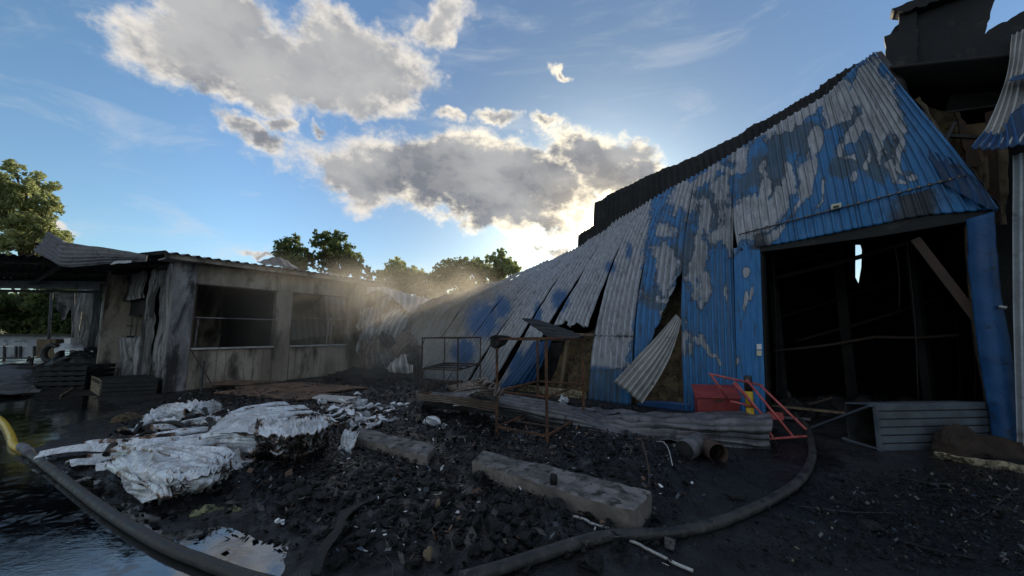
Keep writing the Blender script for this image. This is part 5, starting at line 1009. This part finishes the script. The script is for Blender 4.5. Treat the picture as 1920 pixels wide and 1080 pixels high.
# ------------------------------------------------------------------ red box, trolley frame, bollard, cans
F0, F1 = gnd(1310, 796), gnd(1390, 799); bd_ = np.array([.18, .5, 0])
rb = thing('sand_box', 'faded red metal box with a sloping lid against the blue wall', 'box', (F0+F1)/2+bd_/2)
hF, hB = .46, .60; up = lambda p, z: p+np.array([0, 0, z])
k = MB(); a = [up(F0, .02), up(F1, .02), up(F1+bd_, .02), up(F0+bd_, .02)]; b4 = [up(F0, hF), up(F1, hF), up(F1+bd_, hB), up(F0+bd_, hB)]
k.add(np.array(a+b4), [(3, 2, 1, 0), (4, 5, 6, 7), (0, 1, 5, 4), (1, 2, 6, 5), (2, 3, 7, 6), (3, 0, 4, 7)]); k.build('body', M['red'], rb, bevel=.008)
ov = .035; dF = (F1-F0)/np.linalg.norm(F1-F0); dB = bd_/np.linalg.norm(bd_); k = MB(); k.quadbox([up(F0-dF*ov-dB*.05, hF+.003), up(F1+dF*ov-dB*.05, hF+.003), up(F1+dF*ov+dB*(.56), hB+.008), up(F0-dF*ov+dB*.56, hB+.008)], (0, 0, .022)); lid = k.build('lid', M['red'], rb, bevel=.006)
k = MB(); m0 = (F0+F1)/2; k.beam(up(m0-dF*.06-dB*.06, hF-.03), up(m0+dF*.06-dB*.06, hF-.03), .012, .03); k.build('hasp', M['rust_dark'], rb)
tr = thing('trolley_frame', 'faded red tubular trolley frame lying overturned between red box and doorway', 'trolley', gnd(1450, 825))
ty_ = lambda u, v, y: aty(u, v, y)
bars = [((1329, 701, 6.5), (1430, 723, 6.5)), ((1333, 703, 6.5), (1368, 752, 6.6)), ((1375, 718, 6.4), (1414, 762, 6.2)), ((1426, 723, 6.4), (1512, 806, 5.7)), ((1368, 752, 6.4), (1418, 764, 6.2)), ((1400, 712, 6.4), (1488, 820, 5.7)), ((1432, 778, 6.0), (1470, 782, 6.0)), ((1428, 824, 5.7), (1512, 818, 5.7)), ((1436, 800, 5.9), (1452, 825, 5.7)), ((1378, 716, 6.4), (1448, 800, 5.9))]
for i, (a, c_) in enumerate(bars): k = MB(); k.tube([ty_(*a), ty_(*c_)], .018, 8); k.build('bar', M['pink'], tr, True)
k = MB(); k.quadbox([ty_(1440, 772, 6.0), ty_(1468, 774, 6.0), ty_(1470, 788, 5.9), ty_(1444, 786, 5.9)], (0, .02, .0)); k.build('plate', M['red'], tr)
bo = thing('bollard', 'short black and yellow bollard before the blue strip beside the doorway', 'bollard', zz(ty_(1408, 790, 6.6), 0)); pc = np.array(bo.location)
zt_ = ty_(1408, 704, 6.6)[2]
k = MB(); k.tube([pc, pc+[0, 0, zt_*.38]], .062, 16); k.build('lower_band', M['yellow'], bo, True); k = MB(); k.tube([pc+[0, 0, zt_*.38], pc+[0, 0, zt_*.70]], .0625, 16); k.build('yellow_band', M['yellow'], bo, True)
k = MB(); k.tube([pc+[0, 0, zt_*.70], pc+[0, 0, zt_*.98], pc+[0, 0, zt_]], [.063, .063, .045], 16); k.build('black_band', M['dark'], bo, True)
def can_(p, q, r, label, mat, closed=False):
    d = (q-p)/np.linalg.norm(q-p); t = thing('metal_can', label, 'can', zz((p+q)/2, 0)); k = MB(); k.tube([p, p+d*.01, p+(q-p)*.33, p+(q-p)*.34, p+(q-p)*.36, p+(q-p)*.66, p+(q-p)*.67, p+(q-p)*.69, q], [r*.98, r, r, r*1.03, r, r, r*1.03, r, r], 28, cap=False); o = k.build('wall', mat, t, True); s = o.modifiers.new('s', 'SOLIDIFY'); s.thickness = .005
    k = MB(); k.tube([p+d*.02, p+d*.03], r*.97, 28); k.build('bottom', M['dark'], t)
    k = MB(); a = np.cross(d, [0, 0, 1.]); a /= np.linalg.norm(a); b_ = np.cross(d, a); tt = np.linspace(0, 2*math.pi, 25); k.tube([q+r*(math.cos(x)*a+math.sin(x)*b_) for x in tt], .006, 6, cap=False); k.build('rim', M['rust_dark'], t, True)
    if closed: k = MB(); k.tube([q-d*.03, q-d*.02], r*.97, 28); k.build('cap', mat, t)
can_(gnd(1283, 845, .12), gnd(1312, 836, .14)+[.08, .12, .02], .125, 'rusty closed can with flaking white paint lying on its side, left of the open one', M['steel'], True)
can_(gnd(1322, 836, .12)+[0, .12, 0], gnd(1347, 851, .12), .118, 'open rusty can lying with its dark mouth towards the viewer', M['rust_dark'])

# ------------------------------------------------------------------ overturned grey cabinet
A0, A1 = gnd(1651, 848), gnd(1870, 842); hC = aty(1648, 757, A0[1])[2]; bk_ = np.array([-.06, .40, -.05])
cb = thing('overturned_cabinet', 'grey ribbed metal cabinet overturned in the doorway with its left end gaping open', 'cabinet', (A0+A1)/2)
nb_ = 6; e_ = A1-A0
for i in range(nb_):
    z0 = .01+hC*i/nb_; z1 = hC*(i+1)/nb_-.008
    k = MB(); k.quadbox([up(A0, z0), up(A1, z0), up(A1, z1), up(A0, z1)], bk_*.04); k.build('side_panel', M['grey'], cb, bevel=.006)
k = MB(); k.quadbox([up(A0+bk_*.045, .01), up(A1+bk_*.045, .01), up(A1+bk_*.045, hC-.01), up(A0+bk_*.045, hC-.01)], bk_*.02); k.build('liner', M['dark'], cb)
k = MB(); k.quadbox([up(A0+bk_*.04, hC-.022), up(A1+bk_*.04, hC-.022), up(A1+bk_, hC-.022), up(A0+bk_, hC-.022)], (0, 0, .02)); k.build('top_panel', M['grey'], cb)
k = MB(); k.quadbox([up(A0+bk_*.08, .0), up(A1+bk_*.08, .0), up(A1+bk_, .0), up(A0+bk_, .0)], (0, 0, .02)); k.build('bottom_panel', M['dark'], cb)
k = MB(); k.quadbox([up(A0+bk_, .021), up(A1+bk_, .021), up(A1+bk_, hC-.03), up(A0+bk_, hC-.03)], bk_*.03); k.build('back_panel', M['dark'], cb)
k = MB(); k.beam(up(A0, 0)-e_*.004, up(A0, hC+.01)-e_*.004, .05, .03); k.build('edge_frame', M['grey'], cb, bevel=.004)
k = MB(); q = gnd(1578, 823, .06); k.quadbox([up(A0-e_*.012, .03), q, gnd(1640, 820, .06), up(A0+bk_-e_*.012, .03)], (0, 0, .025)); k.build('lower_flap', M['grey'], cb, bevel=.004)
k = MB(); k.beam(up(A0-e_*.02, hC-.02), aty(1524, 802, 6.2), .1, .03); k.build('upper_flap', M['grey'], cb, bevel=.004)
C0_ = gnd(1810, 858)
heap('cloth_heap', 'dark brown cloth lump slumped against the grey cabinet near the blue post', 'lump', gnd(1800, 852), .36, .22, .42, M['wrap'], 55, rough=.12, sc=4)
heap('rubble_heap', 'low brownish rubble heap at the foot of the blue door post', 'heap', gnd(1885, 852), .5, .3, .22, M['wrap'], 57, rough=.16, sc=4)
C = [[gnd(1752, 858, .02), gnd(1820, 872, .02), (gnd(1880, 880, .02)), gnd(1950, 900, .02)], [gnd(1752, 850, .10), gnd(1820, 858, .11), gnd(1885, 866, .11), gnd(1950, 880, .1)]]
o = sheet('insulation_strip', patch(C, 90, 8), M['straw'], None, crumple=.07, cs=7, thick=.02); tag(o, 'ragged pale insulation strip lying below the brown lump at the right', 'insulation')

# ------------------------------------------------------------------ hoses
def hosepath(px, r, lift=.0, n=120):
    P = [gnd(u, v) for u, v in px]; P = cr(np.array(P), n); h = ground_h(P[:, 0], P[:, 1]); h = np.maximum(h, -.01); kk = np.ones(7)/7; hp = np.convolve(np.pad(h, 3, 'edge'), kk, 'valid'); hp = np.convolve(np.pad(hp, 10, 'edge'), np.ones(21)/21, 'valid'); P[:, 2] = hp+r*.9+lift; return P
lh = thing('fire_hose', 'thick grey suction hose crossing the puddle with a yellow end section at the left', 'hose', gnd(200, 970))
P = hosepath([(42, 846), (100, 890), (200, 967), (300, 1028), (390, 1066), (480, 1100), (600, 1140)], .046)
k = MB(); k.tube(P, .042*(1+.05*fbm(P, 6, 3, 2)), 20); k.build('hose', M['hose'], lh, True)
P = hosepath([(-60, 770), (-10, 784), (8, 798), (20, 820), (25, 838), (40, 847), (46, 851)], .042); k = MB(); rr = .042+.003*np.sin(np.linspace(0, 1, 120)*260*.5); k.tube(P, rr, 18); k.build('yellow_section', M['yellow'], lh, True)
P = hosepath([(38, 843), (54, 856)], .066, -.005, 6); k = MB(); k.tube(P, [.05, .057, .057, .054, .057, .05], 20); k.build('coupling', M['steel'], lh, True)
rh = thing('fire_hose', 'dark grey hose curving from the doorway round the right side to the lower middle', 'hose', gnd(1440, 950))
P = hosepath([(1480, 775), (1512, 806), (1522, 840), (1522, 872), (1500, 912), (1450, 948), (1370, 986), (1290, 1010), (1200, 1028), (1100, 1048), (980, 1075), (860, 1105)], .043, n=180); P[:8, 2] += np.linspace(.35, 0, 8)
k = MB(); k.tube(P, .043*(1+.06*fbm(P, 6, 3, 4)), 20); k.build('hose', M['hose'], rh, True)

# loose pieces in front
def lay(px, z0=.03, n=60):
    P = cr(np.array([gnd(u, v) for u, v in px]), n); h = ground_h(P[:, 0], P[:, 1]); P[:, 2] = np.maximum(h, 0)+z0; return P
C = [[gnd(583, 1078, .10), gnd(600, 1080, .14)], [gnd(597, 1030, .14), gnd(616, 1034, .16)], [gnd(625, 995, .13), gnd(640, 1000, .12)], [gnd(640, 962, .12), gnd(655, 968, .14)], [gnd(685, 938, .09), gnd(690, 944, .12)], [gnd(735, 915, .08), gnd(738, 922, .07)], [gnd(775, 905, .06), gnd(780, 912, .05)]]
o = sheet('charred_lath', patch(C, 8, 90), M['char'], None, crumple=.02, cs=4, thick=.02); tag(o, 'long curved charred lath across the black debris in the foreground', 'lath')
P = lay([(1074, 996), (1130, 1016), (1180, 1036), (1240, 1058), (1300, 1082)], .02); k = MB(); k.tube(P, .011, 8); o = k.build('pale_rod', M['steel_pale'], None, True); tag(o, 'thin pale rod passing under the right hose at the bottom', 'rod')
P = lay([(1232, 850), (1245, 858), (1255, 872), (1262, 892)], .04); P[:, 2] += .06*np.sin(np.linspace(0, math.pi, 60)); k = MB(); k.tube(P, .006, 6); o = k.build('wire', M['steel_pale'], None, True); tag(o, 'short bent pale wire on wet ground behind the long concrete block', 'wire')
P = lay([(1205, 868), (1216, 900), (1218, 930)], .12); P[:, 2] = np.linspace(.28, .05, 60); k = MB(); k.tube(P, .012, 6); o = k.build('rusty_rod', M['rust_dark'], None, True); tag(o, 'upright dark rod just behind the right end of the long concrete block', 'rod')
for (u0, v0, u1, v1, w, mt, lab) in ((1690, 905, 1790, 918, .03, 'char', 'thin charred stick on the wet ground below the grey cabinet'), (1500, 958, 1680, 975, .012, 'dark', 'thin dark wire across wet ground right of the hose'), (1680, 1025, 1830, 1060, .02, 'char', 'scorched stick in the debris at the bottom right'), (1830, 985, 1900, 930, .012, 'dark', 'thin bent wire near the right edge'), (1120, 780, 1235, 788, .02, 'steel', 'straight thin bar lying in front of the blue wall foot')):
    P = lay([(u0, v0), ((u0+u1)/2, (v0+v1)/2+4), (u1, v1)], .02); k = MB(); k.tube(P, w*.6, 6); o = k.build('stick', M[mt], None, True); tag(o, lab, 'stick' if mt in ('char', 'wood') else 'wire')
for i, (u, v, r_, lab) in enumerate(((395, 958, .11, 'yellowish-green wool lump at the puddle edge, left of its twin'), (435, 962, .08, 'smaller yellowish-green wool lump right of its twin at the puddle edge'), (370, 965, .07, 'dark green wool tuft at the water edge under the white bundle'))):
    heap('wool_lump', lab, 'insulation', gnd(u, v), r_*1.3, r_, .06, M['green'], 60+i, rough=.07, sc=9)

# ------------------------------------------------------------------ charred lumps and flakes
BOXV = np.array([(x, y, z) for x in (-1, 1) for y in (-1, 1) for z in (-1, 1)], float)
import bmesh
def base_lump(seed, sub=2):
    bm = bmesh.new(); bmesh.ops.create_icosphere(bm, subdivisions=sub, radius=1.); V = np.array([v.co[:] for v in bm.verts]); Fq = np.array([[v.index for v in f.verts] for f in bm.faces]); bm.free()
    r = np.random.default_rng(seed); V = np.sign(V)*np.abs(V)**.5; V = V@np.array([[1, r.uniform(-.3, .3), 0], [r.uniform(-.3, .3), 1, r.uniform(-.3, .3)], [0, r.uniform(-.3, .3), 1]]); V *= np.array([1, r.uniform(.4, .95), r.uniform(.25, .8)])
    D_ = np.stack([fbm(V, 1.6, 3, seed+k_) for k_ in range(3)], -1); D2 = np.stack([fbm(V, 4.5, 2, seed+k_+9) for k_ in range(3)], -1); return V+D_*.4+D2*.16, Fq
PROT = [base_lump(s, 2) for s in range(6)]; PROTS = [base_lump(s, 1) for s in range(6, 14)]
def scatter(name, label, pts, sizes, protos, mat, flat=1., seed=0):
    r = np.random.default_rng(seed); Vs, Fs, n = [], [], 0
    h = ground_h(pts[:, 0], pts[:, 1])
    for i in range(len(pts)):
        V, Fq = protos[r.integers(len(protos))]; a = r.uniform(0, 6.28); b_ = r.uniform(-.5, .5)
        R1 = np.array([[math.cos(a), -math.sin(a), 0], [math.sin(a), math.cos(a), 0], [0, 0, 1]]); R2 = np.array([[1, 0, 0], [0, math.cos(b_), -math.sin(b_)], [0, math.sin(b_), math.cos(b_)]])
        s = sizes[i]; Q = (V*np.array([s, s, s*flat]))@(R1@R2).T; Q[:, 2] += h[i]+s*flat*.35; Q[:, 0] += pts[i, 0]; Q[:, 1] += pts[i, 1]
        Vs.append(Q); Fs.append(Fq+n); n += len(V)
    o = link_mesh(name, np.vstack(Vs), np.vstack(Fs), mat, None, False); tag(o, label, 'debris', None, 'stuff'); return o
def sample(poly, n, margin=0., seed=0):
    r = np.random.default_rng(seed); poly = np.array(poly); lo, hi = poly.min(0), poly.max(0); out = []
    while len(out) < n:
        q = r.uniform(lo, hi, (4000, 2)); d = sdf(q[:, 0], q[:, 1], poly); dist = np.hypot(q[:, 0], q[:, 1])
        keep = (r.random(4000) < np.clip(-d/.35+.25+margin, 0, 1))*(r.random(4000) < np.clip(5.5/dist, 0, 1)**1.3); out += list(q[keep])
    return np.array(out[:n])
pts = sample(DEB, 4200, 0, 1); nb4 = [gnd(*p)[:2] for p in ((440, 930), (560, 885), (760, 880), (900, 940), (1150, 1079), (540, 1079))]; dn4 = np.clip(-sdf(pts[:, 0], pts[:, 1], nb4)/.3+.35, 0, 1); sz = .006+(.008+.030*dn4)*rng.random(4200)**2.2; scatter('charred_debris', 'black charred lumps of burnt goods covering the ground', pts, sz, PROTS, M['char'], 1., 1)
def flake_mesh(pts, smin, smax, name, label, mat, seed, lift=.01):
    r = np.random.default_rng(seed); n = len(pts); s = r.uniform(smin, smax, n); h = ground_h(pts[:, 0], pts[:, 1]); a = r.uniform(0, 6.28, n); tilt = r.normal(size=(n, 2))*.45
    c = np.stack([pts[:, 0], pts[:, 1], h+lift+r.random(n)*.03], -1); ux = np.stack([np.cos(a), np.sin(a), tilt[:, 0]], -1)*s[:, None]; uy = np.stack([-np.sin(a), np.cos(a), tilt[:, 1]], -1)*(s*r.uniform(.2, .8, n))[:, None]
    th = np.array([0, 0, .004]); quad = [c-ux*r.uniform(.6, 1, (n, 1))-uy*.5, c+ux*.4-uy*r.uniform(.6, 1.1, (n, 1)), c+ux+uy*.3, c-ux*.2+uy]
    V = np.stack(quad+[q+th for q in quad], 1).reshape(-1, 3); b = np.arange(n)[:, None]*8
    f = np.concatenate([b+np.array(x) for x in ((3, 2, 1, 0), (4, 5, 6, 7), (0, 1, 5, 4), (1, 2, 6, 5), (2, 3, 7, 6), (3, 0, 4, 7))]); o = link_mesh(name, V, f, mat, None, False); return tag(o, label, 'debris', None, 'stuff')
flake_mesh(sample(DEB, 15000, .2, 2), .006, .045, 'charred_flakes', 'thin black and grey flakes strewn over the burnt debris', M['char'], 4)
flake_mesh(sample(DEB, 420, .2, 12), .006, .028, 'pale_chips', 'small pale chips and scraps among the burnt debris', M['white'], 14)
flake_mesh(sample(DEB2, 2600, .5, 3), .003, .026, 'ash_flakes', 'dark ash flakes on wet ground at the lower right', M['char'], 5)
flake_mesh(sample(DEB2, 70, .3, 13), .004, .018, 'pale_ash_chips', 'few pale chips on the dark ground at the lower right', M['straw'], 15)
scatter('scattered_cinders', 'small black cinders on the wet ground at the lower right', sample(DEB2, 260, .3, 4), .004+.02*rng.random(260)**3, PROTS, M['char'], 1., 5)
scatter('wall_foot_rubble', 'black and grey rubble along the foot of the hangar wall', sample(DEB3, 1100, .4, 6), .015+.05*rng.random(1100)**2, PROTS, M['char'], 1., 6)
allp = [gnd(*p)[:2] for p in ((560, 700), (1050, 745), (1430, 800), (1480, 1079), (1230, 1079), (1200, 900), (760, 720))]
flake_mesh(sample(allp, 1500, .6, 7), .005, .03, 'scattered_flakes', 'sparse dark flakes across the wet ground between block and doorway', M['char'], 7)
edge = [gnd(*p)[:2] for p in ((90, 845), (280, 900), (560, 990), (580, 1040), (430, 990), (230, 935), (100, 880))]
flake_mesh(sample(edge, 700, .6, 9), .006, .035, 'floating_flakes', 'dark scraps floating at the puddle edge', M['char'], 8, .004)
M['glint'] = mk('wet_black_scale', (.008, .008, .009), (.02, .02, .022), 9, (.12, .3), .0, .3, .004, spec=.9)
M['ashgrey'] = mk('grey_ash_scrap', (.045, .042, .04), (.10, .095, .09), 14, (.6, .9), 0, .6, .006, (.02, .02, .02), (.5, .65))
flake_mesh(sample(DEB, 1300, .3, 41), .008, .04, 'wet_scales', 'wet glinting black scales among the burnt debris', M['glint'], 42, .02)
flake_mesh(sample(DEB, 420, .3, 43), .02, .085, 'grey_ash_scraps', 'grey ash-coated scraps of board among the burnt debris', M['ashgrey'], 44, .015)
flake_mesh(sample(DEB, 240, .3, 45), .015, .06, 'brown_scraps', 'brown scorched scraps among the burnt debris', M['board'], 46, .02)
flake_mesh(sample(DEB2, 500, .3, 47), .006, .03, 'wet_scales', 'wet glinting scales on the dark ground at the lower right', M['glint'], 48)
def twigs(poly, n, seed, L0, L1, r_, name, label, mat):
    r = np.random.default_rng(seed); pts_ = sample(poly, n, .2, seed); k = MB()
    for x, y in pts_:
        a = r.uniform(0, 6.28); L = r.uniform(L0, L1); z = gh(x, y)+r.uniform(.01, .04); d = np.array([math.cos(a), math.sin(a), r.uniform(-.12, .25)])*L; c = np.array([x, y, z])
        k.tube([c-d/2, c+np.array([r.normal(), r.normal(), .3])*.02, c+d/2], [r_*r.uniform(.5, 1), r_, r_*.4], 5)
    o = k.build(name, mat, None); tag(o, label, 'debris', None, 'stuff')
twigs(DEB, 230, 51, .06, .34, .007, 'charred_sticks', 'thin charred sticks and wires tangled in the burnt debris', M['char'])
twigs(DEB, 60, 53, .06, .28, .004, 'grey_wires', 'thin grey wires lying in the burnt debris', M['steel'])
twigs(DEB2, 70, 55, .05, .22, .004, 'thin_wires', 'thin dark wires on the wet ground at the lower right', M['char'])
# bigger lumps one can tell apart near the viewer
big = sample([gnd(*p)[:2] for p in ((455, 945), (560, 905), (700, 895), (900, 930), (1100, 1010), (1180, 1079), (560, 1079), (585, 1000))], 120, .3, 21)
lump_me = []
for s in range(8):
    V, Fq = base_lump(40+s, 3); me = bpy.data.meshes.new('charred_block'); me.from_pydata(V.tolist(), [], Fq.tolist()); me.materials.append(M['char']); lump_me.append(me)
for i, (x, y) in enumerate(big):
    o = bpy.data.objects.new('charred_block', lump_me[i % 8]); COL.objects.link(o); s = .028+.038*rng.random(); o.scale = (s, s, s); o.rotation_euler = (rng.uniform(-.4, .4), rng.uniform(-.4, .4), rng.uniform(0, 6.28)); o.location = (x, y, gh(x, y)+s*.35)
    tag(o, 'charcoal black burnt lump in the heap of lumps at the bottom of the photo', 'burnt lump', 'burnt lumps in the foreground heap')
for i, (u, v, s, lab) in enumerate(((820, 975, .04, 'upright pale-brown chip standing in the black debris'), (802, 1065, .05, 'brown stone at the bottom edge left of the right hose'))):
    p = gnd(u, v); o = bpy.data.objects.new('brown_chip', lump_me[i].copy()); o.data.materials.clear(); o.data.materials.append(M['wood']); COL.objects.link(o); o.scale = (s*.5, s*.4, s*1.6); o.location = (p[0], p[1], gh(p[0], p[1])+s); tag(o, lab, 'chip')
for i, (u, v, s, lab) in enumerate(((1130, 655+200, .06, 'dark stub cluster lump behind the long concrete block, left one'), (1378, 938, .07, 'black lump alone on wet ground inside the hose curve'), (1878, 968, .07, 'black stone near the right edge'), (1635, 1000, .08, 'largest black lump at the lower right'))):
    p = gnd(u, v); o = bpy.data.objects.new('charred_block', lump_me[i+2]); COL.objects.link(o); o.scale = (s, s, s*.7); o.location = (p[0], p[1], gh(p[0], p[1])+s*.2); tag(o, lab, 'burnt lump')

# ------------------------------------------------------------------ smoke drifting through and beyond the shed
def smoke(name, label, lo, hi, dens_, step):
    m = bpy.data.materials.new(name); m.use_nodes = True; k = NT(m.node_tree); k.n.clear(); t_ = k.n.new('ShaderNodeTexCoord'); g_ = t_.outputs['Object']
    pv = k.n.new('ShaderNodeVolumePrincipled'); out = k.n.new('ShaderNodeOutputMaterial'); k.l.new(pv.outputs[0], out.inputs['Volume']); pv.inputs['Color'].default_value = (.95, .88, .76, 1); pv.inputs['Anisotropy'].default_value = .55
    n = k.noise(g_, .55, 3, .55); s_ = k.n.new('ShaderNodeSeparateXYZ'); k.l.new(t_.outputs['Generated'], s_.inputs[0]); fade = None
    for i_, o_ in enumerate(s_.outputs):
        f = k.ss(k.m('MINIMUM', o_, k.m('SUBTRACT', 1.0, o_)) if i_ < 2 else k.m('SUBTRACT', 1.0, o_), 0., .32); fade = f if fade is None else k.m('MULTIPLY', fade, f)
    k.put(pv.inputs['Density'], k.m('MULTIPLY', k.m('MULTIPLY', k.ss(n, .34, .68), fade), dens_))
    lo, hi = np.array(lo, float), np.array(hi, float); V = np.array([[(lo, hi)[a][0], (lo, hi)[b][1], (lo, hi)[c][2]] for a in (0, 1) for b in (0, 1) for c in (0, 1)])
    o = link_mesh(name, V, [(0, 1, 3, 2), (4, 6, 7, 5), (0, 4, 5, 1), (2, 3, 7, 6), (0, 2, 6, 4), (1, 5, 7, 3)], m, None); tag(o, label, 'smoke', None, 'stuff'); return o
smoke('smoke', 'thin sunlit smoke drifting through the shed windows', (-10, 9.0, .15), (.5, 20, 4.3), .15, .3)
